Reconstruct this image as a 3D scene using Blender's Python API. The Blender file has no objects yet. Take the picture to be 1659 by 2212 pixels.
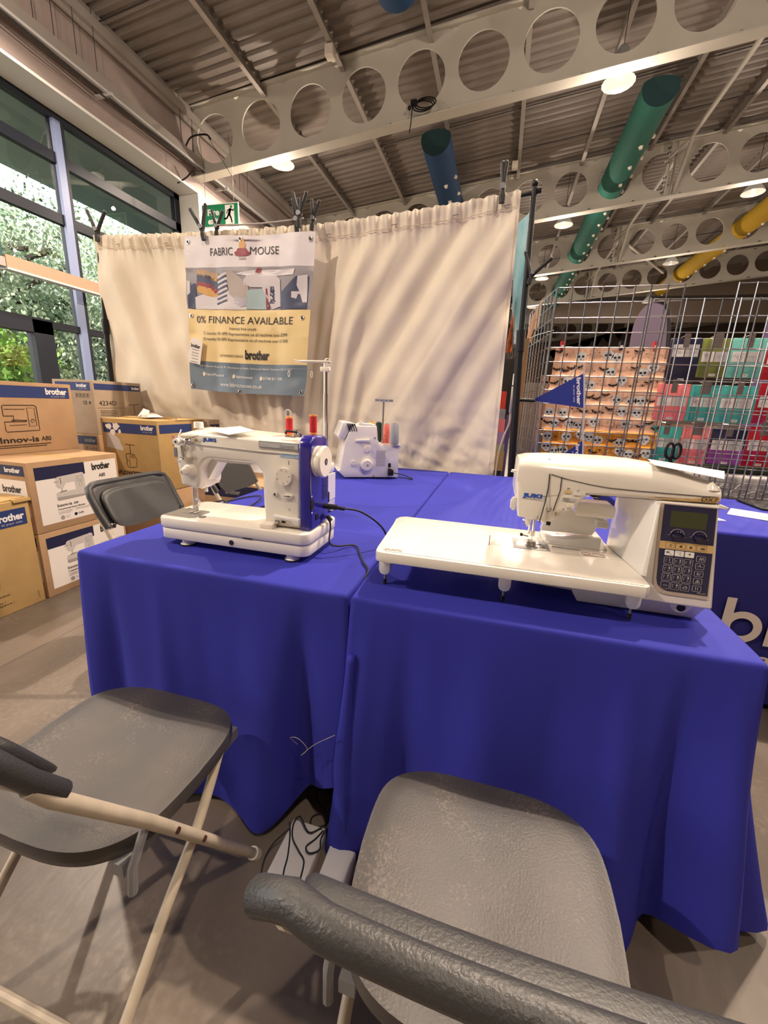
import bpy, bmesh, math, random
from mathutils import Vector, Matrix, noise
random.seed(7)
C = bpy.context.scene.collection
PI = math.pi

# ---------------------------------------------------------------- materials
def nodes_of(m):
    m.use_nodes = True
    nt = m.node_tree
    return nt, nt.nodes['Principled BSDF']

def mat(name, col, rough=.5, metal=0., noise_amt=0., noise_scale=8., bump=0., bump_scale=60., spec=.5, coat=0., emit=None, es=0., trans=0., alpha=1., sheen=0., col2=None, detail=4, stretch=None):
    m = bpy.data.materials.new(name)
    nt, b = nodes_of(m)
    b.inputs['Base Color'].default_value = (*col, 1)
    b.inputs['Roughness'].default_value = rough
    b.inputs['Metallic'].default_value = metal
    b.inputs['Specular IOR Level'].default_value = spec
    b.inputs['Coat Weight'].default_value = coat
    b.inputs['Coat Roughness'].default_value = .08
    if trans: b.inputs['Transmission Weight'].default_value = trans
    if alpha < 1: b.inputs['Alpha'].default_value = alpha
    if sheen: b.inputs['Sheen Weight'].default_value = sheen
    if emit:
        b.inputs['Emission Color'].default_value = (*emit, 1)
        b.inputs['Emission Strength'].default_value = es
    tc = nt.nodes.new('ShaderNodeTexCoord')
    mp = nt.nodes.new('ShaderNodeMapping')
    if stretch: mp.inputs['Scale'].default_value = stretch
    nt.links.new(tc.outputs['Object'], mp.inputs['Vector'])
    if noise_amt or col2:
        n = nt.nodes.new('ShaderNodeTexNoise'); n.inputs['Scale'].default_value = noise_scale; n.inputs['Detail'].default_value = detail
        nt.links.new(mp.outputs['Vector'], n.inputs['Vector'])
        r = nt.nodes.new('ShaderNodeValToRGB')
        r.color_ramp.elements[0].position = .35; r.color_ramp.elements[1].position = .68
        c2 = col2 if col2 else tuple(min(1, c*(1+noise_amt)) for c in col)
        c1 = col if col2 else tuple(c*(1-noise_amt) for c in col)
        r.color_ramp.elements[0].color = (*c1, 1); r.color_ramp.elements[1].color = (*c2, 1)
        nt.links.new(n.outputs['Fac'], r.inputs['Fac']); nt.links.new(r.outputs['Color'], b.inputs['Base Color'])
    if bump:
        n2 = nt.nodes.new('ShaderNodeTexNoise'); n2.inputs['Scale'].default_value = bump_scale; n2.inputs['Detail'].default_value = 3
        nt.links.new(mp.outputs['Vector'], n2.inputs['Vector'])
        bp = nt.nodes.new('ShaderNodeBump'); bp.inputs['Strength'].default_value = bump; bp.inputs['Distance'].default_value = .01
        nt.links.new(n2.outputs['Fac'], bp.inputs['Height']); nt.links.new(bp.outputs['Normal'], b.inputs['Normal'])
    return m

M = {}
M['floor'] = mat('concrete_floor', (.150,.122,.098), .36, noise_amt=.40, noise_scale=2.2, bump=.12, bump_scale=30, detail=12, stretch=(1,.35,1))
M['deck'] = mat('roof_deck', (.20,.172,.15), .55, noise_amt=.06, noise_scale=3)
M['steel'] = mat('painted_steel', (.52,.50,.44), .5, noise_amt=.04, noise_scale=2)
M['purlin'] = mat('galvanised_purlin', (.34,.31,.28), .5, metal=.3)
M['darksteel'] = mat('dark_steel', (.035,.03,.028), .5)
M['wall'] = mat('plaster_pink', (.32,.26,.24), .85, noise_amt=.04, noise_scale=5)
M['pier'] = mat('plaster_cream', (.66,.56,.42), .8)
M['reveal'] = mat('white_reveal', (.78,.79,.76), .6)
M['frame'] = mat('window_frame_anthracite', (.008,.011,.020), .5, spec=.3)
M['frame_in'] = mat('window_mullion_blue_grey', (.20,.25,.42), .35)
M['glass'] = mat('window_glass', (1,1,1), .0, spec=.5, trans=1.0)
M['tan'] = mat('tan_painted_board', (.40,.26,.17), .6, noise_amt=.05, noise_scale=60)
M['white'] = mat('white_plastic', (.80,.78,.74), .25, coat=.4)
M['cream'] = mat('cream_plastic', (.82,.76,.66), .28, coat=.4)
M['warmwhite'] = mat('ivory_plastic', (.80,.755,.67), .24, coat=.3)
M['pearl'] = mat('pearl_white_plastic', (.80,.77,.72), .2, coat=.5)
M['lightgrey'] = mat('light_grey_plastic', (.52,.52,.52), .4)
M['midgrey'] = mat('mid_grey', (.22,.22,.23), .4)
M['champ'] = mat('champagne_trim', (.52,.44,.36), .35, metal=.2)
M['gold'] = mat('gold_strip', (.62,.42,.18), .35, metal=.1)
M['navy'] = mat('navy_panel', (.012,.012,.05), .12, coat=.5)
M['royal'] = mat('royal_blue_plastic', (.02,.015,.24), .16, coat=.8)
M['blueprint'] = mat('blue_print', (.015,.08,.42), .4)
M['ink'] = mat('black_ink', (.015,.014,.014), .5)
M['black'] = mat('black_plastic', (.008,.008,.009), .5, spec=.35)
M['rubber'] = mat('black_rubber', (.01,.01,.01), .6)
M['chrome'] = mat('chrome', (.80,.78,.76), .12, metal=1.)
M['brushed'] = mat('needle_plate_steel', (.30,.29,.27), .35, metal=.7)
M['lcd'] = mat('lcd_screen_green', (.045,.055,.022), .25)
M['red'] = mat('red_thread', (.62,.01,.02), .6, bump=.4, bump_scale=300)
M['orange'] = mat('orange_spool_plastic', (.90,.33,.08), .4)
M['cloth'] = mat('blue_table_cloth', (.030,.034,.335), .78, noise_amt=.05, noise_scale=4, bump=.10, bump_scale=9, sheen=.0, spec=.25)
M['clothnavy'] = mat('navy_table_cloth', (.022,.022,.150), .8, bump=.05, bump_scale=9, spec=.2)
M['cotton'] = mat('calico_curtain', (.77,.69,.56), .9, noise_amt=.03, noise_scale=6, bump=.16, bump_scale=7)
M['vinylwhite'] = mat('banner_vinyl_white', (.72,.68,.70), .42)
M['vinylyellow'] = mat('banner_vinyl_yellow', (.80,.62,.30), .42)
M['vinylslate'] = mat('banner_vinyl_slate', (.14,.19,.24), .42)
M['seat'] = mat('grey_chair_plastic', (.036,.035,.036), .46, bump=.10, bump_scale=260, col2=(.066,.057,.050), noise_scale=5, detail=15)
M['back'] = mat('grey_backrest_plastic', (.034,.034,.034), .42, bump=.16, bump_scale=320)
def speckle(m, lo, hi, col, scale=70., mask=6.):
    # worn, dusty flecks: fine noise gated by a broad one
    nt=m.node_tree; b=nt.nodes['Principled BSDF']; src=b.inputs['Base Color'].links[0].from_socket
    tc=nt.nodes.new('ShaderNodeTexCoord'); n1=nt.nodes.new('ShaderNodeTexNoise'); n1.inputs['Scale'].default_value=scale; n1.inputs['Detail'].default_value=8
    n2=nt.nodes.new('ShaderNodeTexNoise'); n2.inputs['Scale'].default_value=mask; n2.inputs['Detail'].default_value=3
    nt.links.new(tc.outputs['Object'],n1.inputs['Vector']); nt.links.new(tc.outputs['Object'],n2.inputs['Vector'])
    mu=nt.nodes.new('ShaderNodeMath'); mu.operation='MULTIPLY'; nt.links.new(n1.outputs['Fac'],mu.inputs[0]); nt.links.new(n2.outputs['Fac'],mu.inputs[1])
    mr=nt.nodes.new('ShaderNodeMapRange'); mr.inputs['From Min'].default_value=lo; mr.inputs['From Max'].default_value=hi; nt.links.new(mu.outputs[0],mr.inputs['Value'])
    mx=nt.nodes.new('ShaderNodeMix'); mx.data_type='RGBA'; nt.links.new(mr.outputs['Result'],mx.inputs[0]); nt.links.new(src,mx.inputs[6]); mx.inputs[7].default_value=(*col,1)
    nt.links.new(mx.outputs[2],b.inputs['Base Color'])
speckle(M['seat'],.30,.46,(.125,.105,.085),scale=190,mask=9)
speckle(M['floor'],.27,.45,(.215,.18,.145),scale=55,mask=1.7)
M['tube'] = mat('beige_painted_tube', (.50,.43,.33), .38, noise_amt=.08, noise_scale=30)
M['card'] = mat('cardboard', (.43,.27,.145), .85, noise_amt=.06, noise_scale=9)
M['cardy'] = mat('cardboard_yellow', (.44,.285,.11), .85, noise_amt=.06, noise_scale=9)
M['cardg'] = mat('cardboard_greyish', (.40,.31,.22), .85, noise_amt=.05, noise_scale=9)
M['boxblue'] = mat('box_print_blue', (.020,.040,.16), .6)
M['boxnavy'] = mat('box_print_navy', (.010,.012,.055), .6)
M['paper'] = mat('white_paper', (.80,.75,.70), .7)
M['greyprint'] = mat('grey_print', (.34,.31,.29), .7)
M['lightprint'] = mat('light_grey_print', (.55,.52,.49), .7)
M['textwhite'] = mat('white_print', (.85,.83,.80), .5)
M['green'] = mat('exit_sign_green', (.005,.22,.09), .45)
M['wire'] = mat('chrome_wire', (.42,.42,.45), .25, metal=.95)
M['darkwire'] = mat('dark_wire', (.06,.05,.045), .4, metal=.6)
M['ductblue'] = mat('duct_fabric_blue', (.006,.045,.13), .8, noise_amt=.1, noise_scale=20)
M['ductgreen'] = mat('duct_fabric_green', (.008,.12,.085), .8, noise_amt=.1, noise_scale=20)
M['ductyellow'] = mat('duct_fabric_yellow', (.44,.27,.008), .8, noise_amt=.1, noise_scale=20)
M['ductred'] = mat('duct_fabric_red', (.35,.01,.02), .8)
M['lampglow'] = mat('lamp_glow', (1,.85,.65), .5, emit=(1,.78,.48), es=26)
M['lampglow_far'] = mat('lamp_glow_far', (1,.85,.65), .5, emit=(1,.85,.65), es=9)
M['lampglass'] = mat('lamp_reflector_glass', (.16,.145,.13), .25, emit=(1,.86,.68), es=.22)
M['leaf'] = mat('willow_leaf', (.30,.43,.28), .7, col2=(.62,.72,.55), noise_scale=2.2)
M['leafdark'] = mat('dark_leaf', (.10,.18,.08), .7, col2=(.26,.38,.18), noise_scale=2.)
M['leafbright'] = mat('bright_leaf', (.14,.34,.05), .7, col2=(.34,.58,.14), noise_scale=3)
M['bark'] = mat('bark', (.05,.045,.035), .9)
M['soffit'] = mat('canopy_soffit', (.10,.14,.14), .7)
M['ground'] = mat('tarmac', (.12,.12,.11), .9)

# ---------------------------------------------------------------- mesh builder
class MB:
    def __init__(s): s.v=[]; s.f=[]; s.mi=[]; s.cur=0
    def add(s, vs, fs, mi=None):
        o=len(s.v); s.v += [tuple(v) for v in vs]; k = s.cur if mi is None else mi
        for f in fs: s.f.append(tuple(o+i for i in f)); s.mi.append(k)
    def box(s, x0,x1,y0,y1,z0,z1, mi=None):
        s.add([(x0,y0,z0),(x1,y0,z0),(x1,y1,z0),(x0,y1,z0),(x0,y0,z1),(x1,y0,z1),(x1,y1,z1),(x0,y1,z1)],
              [(0,3,2,1),(4,5,6,7),(0,1,5,4),(1,2,6,5),(2,3,7,6),(3,0,4,7)], mi)
    def bm(s, b, mi=None):
        b.verts.ensure_lookup_table(); b.verts.index_update()
        s.add([v.co[:] for v in b.verts], [[v.index for v in f.verts] for f in b.faces], mi); b.free()
    def rbox(s, x0,x1,y0,y1,z0,z1, r=.005, seg=3, mi=None, mtx=None, vert=False):
        b=bmesh.new(); bmesh.ops.create_cube(b, size=1)
        for v in b.verts: v.co=Vector(((x0+x1)/2+v.co.x*(x1-x0),(y0+y1)/2+v.co.y*(y1-y0),(z0+z1)/2+v.co.z*(z1-z0)))
        ed=[e for e in b.edges if (not vert or abs(e.verts[0].co.z-e.verts[1].co.z)>1e-6)]
        bmesh.ops.bevel(b, geom=ed, offset=r, segments=seg, affect='EDGES', profile=.5)
        if mtx: b.transform(mtx)
        s.bm(b, mi)
    def prism(s, pts, axis, a0, a1, r=0, seg=2, mi=None, mtx=None):
        """outline extruded along axis; pts are the two other coordinates in xyz order"""
        def P(p,a):
            if axis=='y': return Vector((p[0],a,p[1]))
            if axis=='x': return Vector((a,p[0],p[1]))
            return Vector((p[0],p[1],a))
        b=bmesh.new()
        A=[b.verts.new(P(p,a0)) for p in pts]; B=[b.verts.new(P(p,a1)) for p in pts]
        n=len(pts); b.faces.new(A); b.faces.new(list(reversed(B)))
        for i in range(n): b.faces.new([A[i],B[i],B[(i+1)%n],A[(i+1)%n]])
        bmesh.ops.recalc_face_normals(b, faces=b.faces)
        if r:
            ed=[e for e in b.edges if abs((e.verts[0].co-e.verts[1].co)['xyz'.index(axis)])<1e-6]
            bmesh.ops.bevel(b, geom=ed, offset=r, segments=seg, affect='EDGES', profile=.5, clamp_overlap=True)
        if mtx: b.transform(mtx)
        s.bm(b, mi)
    def cyl(s, p0, p1, r0, r1=None, n=16, mi=None, cap=True):
        if r1 is None: r1=r0
        p0=Vector(p0); p1=Vector(p1); d=(p1-p0).normalized()
        a=d.orthogonal().normalized(); c=d.cross(a)
        vs=[]; 
        for p,r in ((p0,r0),(p1,r1)):
            for i in range(n):
                t=2*PI*i/n; vs.append(p+(a*math.cos(t)+c*math.sin(t))*r)
        fs=[(i,(i+1)%n,n+(i+1)%n,n+i) for i in range(n)]
        if cap: fs += [tuple(reversed(range(n))), tuple(range(n,2*n))]
        s.add(vs,fs,mi)
    def tube(s, pts, r, n=8, mi=None, closed=False, rs=None):
        pts=[Vector(p) for p in pts]; N=len(pts)
        vs=[]; up=None
        for i,p in enumerate(pts):
            if closed: d=(pts[(i+1)%N]-pts[i-1]).normalized()
            else: d=(pts[min(i+1,N-1)]-pts[max(i-1,0)]).normalized()
            if up is None: up=d.orthogonal().normalized()
            a=(up-d*up.dot(d)).normalized(); up=a; c=d.cross(a)
            rr=rs[i] if rs else r
            for k in range(n):
                t=2*PI*k/n; vs.append(p+(a*math.cos(t)+c*math.sin(t))*rr)
        fs=[]
        for i in range(N if closed else N-1):
            j=(i+1)%N
            for k in range(n): fs.append((i*n+k,i*n+(k+1)%n,j*n+(k+1)%n,j*n+k))
        if not closed: fs += [tuple(reversed(range(n))), tuple((N-1)*n+k for k in range(n))]
        s.add(vs,fs,mi)
    def lathe(s, prof, c, axis=(0,0,1), n=24, mi=None):
        """prof: (radius, height) along axis from point c"""
        d=Vector(axis).normalized(); a=d.orthogonal().normalized(); b=d.cross(a); c=Vector(c)
        vs=[]
        for r,hh in prof:
            for k in range(n):
                t=2*PI*k/n; vs.append(c+d*hh+(a*math.cos(t)+b*math.sin(t))*max(r,1e-5))
        fs=[]
        for i in range(len(prof)-1):
            for k in range(n): fs.append((i*n+k,i*n+(k+1)%n,(i+1)*n+(k+1)%n,(i+1)*n+k))
        fs.append(tuple(reversed(range(n)))); fs.append(tuple((len(prof)-1)*n+k for k in range(n)))
        s.add(vs,fs,mi)
    def quad(s,a,b,c,d,mi=None): s.add([a,b,c,d],[(0,1,2,3)],mi)
    def sphere(s,c,r,n=12,mi=None,sc=(1,1,1)):
        b=bmesh.new(); bmesh.ops.create_uvsphere(b,u_segments=n,v_segments=max(6,n//2),radius=r)
        for v in b.verts: v.co=Vector((v.co.x*sc[0]+c[0],v.co.y*sc[1]+c[1],v.co.z*sc[2]+c[2]))
        s.bm(b,mi)

def smoothcurve(pts, k=6, closed=False):
    pts=[Vector(p) for p in pts]; out=[]; N=len(pts)
    rng=range(N if closed else N-1)
    for i in rng:
        g=(lambda j: pts[j%N]) if closed else (lambda j: pts[max(0,min(N-1,j))])
        p0,p1,p2,p3=g(i-1),g(i),g(i+1),g(i+2)
        for q in range(k):
            t=q/k
            out.append(.5*((2*p1)+(-p0+p2)*t+(2*p0-5*p1+4*p2-p3)*t*t+(-p0+3*p1-3*p2+p3)*t**3))
    if not closed: out.append(pts[-1])
    return out

def wloc(o):
    p=Vector((0,0,0))
    while o: p=p+o.location; o=o.parent
    return p
def obj(name, mb, mats, parent=None, angle=35, world=True):
    me=bpy.data.meshes.new(name)
    off=wloc(parent) if (parent and world) else Vector((0,0,0))
    me.from_pydata([(v[0]-off.x,v[1]-off.y,v[2]-off.z) for v in mb.v],[],mb.f)
    if not isinstance(mats,(list,tuple)): mats=[mats]
    for m in mats: me.materials.append(m)
    me.polygons.foreach_set('material_index', mb.mi)
    me.polygons.foreach_set('use_smooth',[True]*len(mb.f))
    me.update()
    if angle<180: me.set_sharp_from_angle(angle=math.radians(angle))
    o=bpy.data.objects.new(name,me); C.objects.link(o)
    if parent: o.parent=parent
    return o
def thing(name,label,cat,loc=(0,0,0),group=None,rotz=0):
    o=bpy.data.objects.new(name,None); C.objects.link(o); o.location=loc; o.rotation_euler=(0,0,rotz); o.empty_display_size=.05
    o['label']=label; o['category']=cat
    if group: o['group']=group
    return o
def tag(o,label,cat,group=None,kind=None):
    o['label']=label; o['category']=cat
    if group: o['group']=group
    if kind: o['kind']=kind
    return o
def struct(name,mb,mats,parent=None,angle=35):
    o=obj(name,mb,mats,parent,angle)
    if not parent: o['kind']='structure'
    return o
def dup(root,loc,rotz=None,label=None,group=None):
    r=root.copy(); C.objects.link(r); r.location=loc
    if rotz is not None: r.rotation_euler=(0,0,rotz)
    if label: r['label']=label
    if group: r['group']=group
    for ch in list(root.children):
        c=ch.copy(); C.objects.link(c); c.parent=r
        for g in ch.children:
            d=g.copy(); C.objects.link(d); d.parent=c
    return r

# text -> list of (verts, faces) fitted in a width x height rectangle
def text_geo(body, bold=0., shear=0., spacing=1., extrude=0.):
    cu=bpy.data.curves.new('t','FONT'); cu.body=body; cu.size=1; cu.offset=bold; cu.shear=shear; cu.space_character=spacing
    cu.align_x='LEFT'; cu.resolution_u=3; cu.fill_mode='FRONT'
    o=bpy.data.objects.new('t',cu); C.objects.link(o)
    dg=bpy.context.evaluated_depsgraph_get(); dg.update()
    me=bpy.data.meshes.new_from_object(o.evaluated_get(dg))
    vs=[v.co.copy() for v in me.vertices]; fs=[tuple(p.vertices) for p in me.polygons]
    bpy.data.objects.remove(o); bpy.data.curves.remove(cu); bpy.data.meshes.remove(me)
    return vs,fs
_tc={}
def put_text(mb, body, origin, xd, ud, w=None, hgt=None, bold=.01, mi=None, shear=0., fn=None, lift=.0006, spacing=1.):
    """lower-left corner at origin, width w along xd, capital height hgt along ud"""
    key=(body,bold,shear,spacing)
    if key not in _tc: _tc[key]=text_geo(body,bold,shear,spacing)
    vs,fs=_tc[key]
    if not vs: return
    x0=min(v.x for v in vs); x1=max(v.x for v in vs); y1=max(v.y for v in vs)
    base=0
    if w is None: sx=hgt/.7
    else: sx=w/(x1-x0)
    sy=(hgt/.7) if hgt else sx
    origin=Vector(origin); xd=Vector(xd).normalized(); ud=Vector(ud).normalized(); nn=xd.cross(ud)
    if fn: out=[fn((v.x-x0)*sx,(v.y-base)*sy) for v in vs]
    else: out=[origin+xd*((v.x-x0)*sx)+ud*((v.y-base)*sy)+nn*lift for v in vs]
    mb.add(out,fs,mi)
# ================================================================ SETTING
# world: x to the right along the trusses, y away along the glazed wall, z up, metres. Floor at z=0.
XW=-6.2; SL=.107
def zroof(x): return 7.12+.12*x
def zbot(x): return 5.94+SL*x
# floor with slab joints
mb=MB(); mb.box(-6.9,22,-9,36,-.12,0)
for xx in (-4.4,-1.98,1.45,5.0,8.6): mb.box(xx-.004,xx+.004,-9,36,-.001,.0006,1)
for yy in (-3.2,2.35,8.,13.6): mb.box(-6.9,22,yy-.004,yy+.004,-.001,.0006,1)
struct('floor',mb,[M['floor'],mat('slab_joint',(.16,.13,.11),.9)])
# corrugated roof deck
mb=MB(); pitch=.2; y=-9.; ys=[]
while y<36:
    ys += [(y,0),(y+.05,0),(y+.08,.045),(y+.15,.045),(y+.18,0)]; y+=pitch
x0,x1=-6.3,22
vs=[];
for yy,dz in ys: vs += [(x0,yy,zroof(x0)+dz),(x1,yy,zroof(x1)+dz)]
mb.add(vs,[(2*i,2*i+1,2*i+3,2*i+2) for i in range(len(ys)-1)])
mb.box(-6.4,22,-9,36,9.9,10.0)
struct('ceiling',mb,M['deck'],angle=20)
# left wall above and between the glazing
WX=-6.7
mb=MB()
mb.box(-6.9,XW,-9,36,5.10,7.0)
struct('wall_left',mb,M['wall'])
mb=MB(); mb.box(-6.9,XW,8.25,9.7,0,5.10); mb.box(-6.9,XW,14.4,16,0,5.1); mb.box(-6.9,XW,20.5,36,0,5.1); mb.box(-6.9,XW,-9,-5,0,5.1)
struct('wall_left_pier',mb,M['pier'])
mb=MB(); mb.box(-6.74,XW+.002,-5,8.25,5.06,5.099); mb.box(-6.74,XW+.002,8.03,8.25,0,5.06); mb.box(-6.74,XW+.002,9.7,14.4,5.06,5.099); mb.box(-6.74,XW+.002,9.7,9.9,0,5.06)
struct('trim_1',mb,M['reveal'])
# glazed screen: two bays
def glazing(name,y0,y1,mull,door=None):
    f=MB(); zt=5.06
    f.box(WX-.05,WX+.05,y0,y0+.14,0,zt); f.box(WX-.05,WX+.05,y1-.14,y1,0,zt); f.box(WX-.05,WX+.05,y0,y1,zt-.10,zt); f.box(WX-.05,WX+.05,y0,y1,0,.1)
    for z,t in ((4.47,.14),(3.67,.14),(2.13,.10)):
        f.box(WX-.05,WX+.05,y0,y1,z-t/2,z+t/2)
    fr=struct(name,f,M['frame'])
    for m in mull:
        g=MB(); g.box(WX-.06,WX+.02,m-.08,m+.08,0.1,zt-.1); g.box(WX+.02,WX+.075,m-.08,m+.03,.1,zt-.1,1); g.box(WX+.02,WX+.075,m+.03,m+.08,.1,zt-.1,0)
        mo=obj('mullion',g,[M['frame'],M['frame_in']],fr)
    p=MB(); p.box(WX-.008,WX+.004,y0,y1,.1,zt-.1); obj('pane',p,M['glass'],fr)
    return fr
w1=glazing('window_1',-5,8.03,(-3.6,-.5,2.6,5.60))
w2=glazing('window_2',9.9,14.4,(12.2,))
d=MB()
for a,b in ((2.75,2.90),(4.78,5.06)): d.box(WX-.07,WX+.09,a,b,0,2.16)
d.box(WX-.07,WX+.09,2.75,5.06,1.98,2.19)
dr=struct('door_1',d,M['frame'])
d=MB(); d.box(WX+.05,WX+.1,3.84,3.98,.1,1.98); d.box(WX+.05,WX+.1,2.9,4.78,.1,.25); obj('leaf_frame',d,M['frame'],dr)
# far end and right side of the hall
mb=MB(); mb.box(-6.9,22,35.6,36,0,10); struct('wall_back',mb,mat('far_wall',(.16,.12,.10),.9))
mb=MB(); mb.box(21.7,22,-9,36,0,10); struct('wall_right',mb,mat('right_wall',(.30,.25,.21),.9))
mb=MB(); mb.box(-6.9,22,-9.1,-9,0,10); struct('wall_front',mb,mat('front_wall',(.40,.34,.29),.9))
# bulkhead across the far hall
mb=MB(); mb.box(-6.2,21.7,25.2,25.4,5.75,10); mb.box(-6.2,21.7,25.15,25.25,6.75,6.95,1)
struct('trim_2',mb,[mat('bulkhead_board',(.17,.135,.105),.35),M['darksteel']])

# cellular beams
def beam(Y,label,x0=-6.2,x1=15.3,depth=1.12,phase=-5.72,zoff=0.,rad=.39):
    t=.012; sp=.98
    zb=lambda x: zbot(x)+zoff
    zt=lambda x: zb(x)+depth
    t_=thing('cellular_beam',label,'roof beam',(x0,Y,zb(x0)),'cream cellular roof beams')
    mb=MB(); x=phase-sp/2
    k=0
    n=32
    while x<x1:
        xc=x+sp/2; zc=(zb(xc)+zt(xc))/2
        xa=max(x,x0); xb=x+sp
        # ring of circle points and matching boundary points
        vs=[]
        for side in (-t,t):
            for i in range(n):
                a=2*PI*i/n; cx_,cz_=math.cos(a),math.sin(a)
                vs.append((xc+rad*cx_,Y+side,zc+rad*cz_))
            for i in range(n):
                a=2*PI*i/n; cx_,cz_=math.cos(a),math.sin(a)
                hx=sp/2; hz=depth/2
                q=min(hx/abs(cx_) if abs(cx_)>1e-6 else 1e9, hz/abs(cz_) if abs(cz_)>1e-6 else 1e9)
                px=xc+cx_*q; pz=zc+cz_*q+SL*(px-xc); px=max(px,xa)
                vs.append((px,Y+side,pz))
        fs=[]
        for i in range(n):
            j=(i+1)%n
            fs.append((i,j,n+j,n+i)); fs.append((2*n+j,2*n+i,3*n+i,3*n+j)); fs.append((j,i,2*n+i,2*n+j))
        mb.add(vs,fs); x+=sp; k+=1
    xe=x
    obj('web',mb,M['steel'],t_,angle=30)
    for nm,za,zb_ in (('bottom_flange',-.02,.0),('top_flange',depth-.02,depth)):
        mb=MB(); w=.11
        mb.add([(x0,Y-w,zb(x0)+za),(xe,Y-w,zb(xe)+za),(xe,Y+w,zb(xe)+za),(x0,Y+w,zb(x0)+za),(x0,Y-w,zb(x0)+zb_),(xe,Y-w,zb(xe)+zb_),(xe,Y+w,zb(xe)+zb_),(x0,Y+w,zb(x0)+zb_)],
              [(0,3,2,1),(4,5,6,7),(0,1,5,4),(1,2,6,5),(2,3,7,6),(3,0,4,7)])
        obj(nm,mb,M['steel'],t_)
    # splice plate with bolts
    xs=3.25
    mb=MB(); mb.box(xs-.02,xs+.02,Y-.09,Y+.09,zb(xs),zt(xs)-.02); mb.box(xs+.12,xs+.14,Y-.09,Y+.09,zb(xs),zt(xs)-.02)
    for i in range(10):
        if i in (4,5): continue
        z=zb(xs)+.1+i*.1; mb.cyl((xs-.035,Y-.06,z),(xs-.02,Y-.06,z),.018,n=6,mi=1); mb.cyl((xs-.06,Y-.02,z),(xs-.06,Y-.035,z),.018,n=6,mi=1)
    obj('splice_plate',mb,[M['steel'],M['darksteel']],t_)
    return t_
for Y,l in ((8.,'nearest cream cellular steel beam crossing under the roof'),(12.8,'second cellular beam from the camera, just above the curtain top'),
            (17.6,'third cellular beam from the camera, green duct passing through it'),(22.4,'fourth cellular beam, farthest one before the dark bulkhead')):
    beam(Y,l)
beam(32.5,'low far cellular beam seen below the bulkhead through the mesh',zoff=-.3,x0=-6.2,x1=16)
# purlins running away along the roof
P=None
for i in range(15):
    x=-6.13+1.485*i
    mb=MB(); z=zroof(x)-.0
    mb.box(x-.03,x-.018,-3,25,z-.17,z); mb.box(x-.03,x+.05,-3,25,z-.172,z-.16)
    if i==0: mb.box(XW,x+.12,-3,25,z-.30,z-.17); mb.box(x+.02,x+.05,-3,25,z-.36,z-.30)
    o=obj('purlin',mb,M['purlin'])
    nm=['first','second','third','fourth','fifth','sixth','seventh','eighth','ninth','tenth','eleventh','twelfth','thirteenth','fourteenth','fifteenth'][i]
    tag(o,'galvanised roof purlin running away, %s one out from the glazed wall'%nm,'purlin','roof purlins')
# thin anti-sag rods between purlins
for j,yy in enumerate((6.0,10.2,11.6,15.2,19.8)):
    mb=MB(); mb.tube([(-6.1,yy,zroof(-6.1)-.1),(14,yy,zroof(14)-.1)],.011,6)
    o=obj('sag_rod',mb,M['darksteel']); tag(o,'thin dark rod across the purlins, %s from the camera'%(['nearest','second','third','fourth','farthest'][j]),'rod','sag rods under the deck')
# tie with knee braces
for j,(ya,yb) in enumerate(((8.,12.8),(12.8,17.6),(17.6,22.4))):
    mb=MB(); x=3.45
    mb.tube([(x,ya+.1,7.18),(x,yb-.75,7.18)],.045,4); mb.tube([(x,yb-.75,7.20),(x,yb-.02,zbot(x)+.05)],.045,4)
    mb.tube([(x,yb-.75,7.16),(x-.3,yb-.06,7.0)],.03,4)
    o=obj('tie_member',mb,M['steel']); tag(o,['pale square tie with a knee brace between the nearest and second beams','pale square tie with a knee brace between the second and third beams','pale square tie with a knee brace between the third and fourth beams'][j],'roof tie','kneed roof ties')
for j,(xa,ya,xb,yb) in enumerate(((3.6,18.0,6.2,22.2),(5.2,13.2,3.6,17.4))):
    if j==1: continue
    mb=MB(); mb.tube([(xa,ya,7.1),(xb,yb,7.2)],.04,6); o=obj('wind_brace',mb,M['steel']); tag(o,'slanting pale brace seen through the holes of the third beam','brace')

# fabric ducts running away through the beam holes
def duct(name,x,y0,y1,mt,label,r=.30,noz=True,yn=None,rs=None,group='fabric air ducts'):
    z=6.55+SL*(x-.17)
    t=thing(name,label,'air duct',(x,y0,z),group)
    mb=MB(); N=20; K=28; vs=[]; 
    L=y1-y0
    for k in range(K+1):
        f=k/K; yy=y0+L*f; 
        for i in range(N):
            a=2*PI*i/N; s_=1.
            vs.append((x+r*1.0*math.cos(a)*s_,yy,z+(r*math.sin(a) if math.sin(a)<.25 else r*.25+(r*math.sin(a)-r*.25)*.35)*s_))
    fs=[(k*N+i,k*N+(i+1)%N,(k+1)*N+(i+1)%N,(k+1)*N+i) for k in range(K) for i in range(N)]
    mb.add(vs,fs,0); mb.add([v+Vector((0,0,0)) if False else (v[0],v[1]+.002,v[2]) for v in vs[:N]],[tuple(range(N))],1); mb.add(vs[K*N:],[tuple(reversed(range(N)))],1)
    obj('sleeve',mb,[mt,mat('duct_end_cap',(.004,.03,.035),.9) if 'dend' not in M else M['dend']],t,angle=50)  # end caps have their own dark teal colour
    mb=MB(); yy=(yn or y0+1.2)
    while yy<y1 and noz:
        for a in (-75,-25):
            aa=math.radians(a); d=Vector((math.cos(aa),0,math.sin(aa)))
            mb.lathe([(.0,0),(.045,0),(.03,.05),(.0,.055)],Vector((x,yy,z))+d*(r*.98),d,10)
        yy+=.75
    if noz:
        o=obj('nozzles',mb,M['cream'],t); o['kind']='stuff'
    return t
duct('blue_duct',-1.80,2.5,6.45,M['ductblue'],'end of a blue fabric duct at the very top of the view',noz=False)
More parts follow.
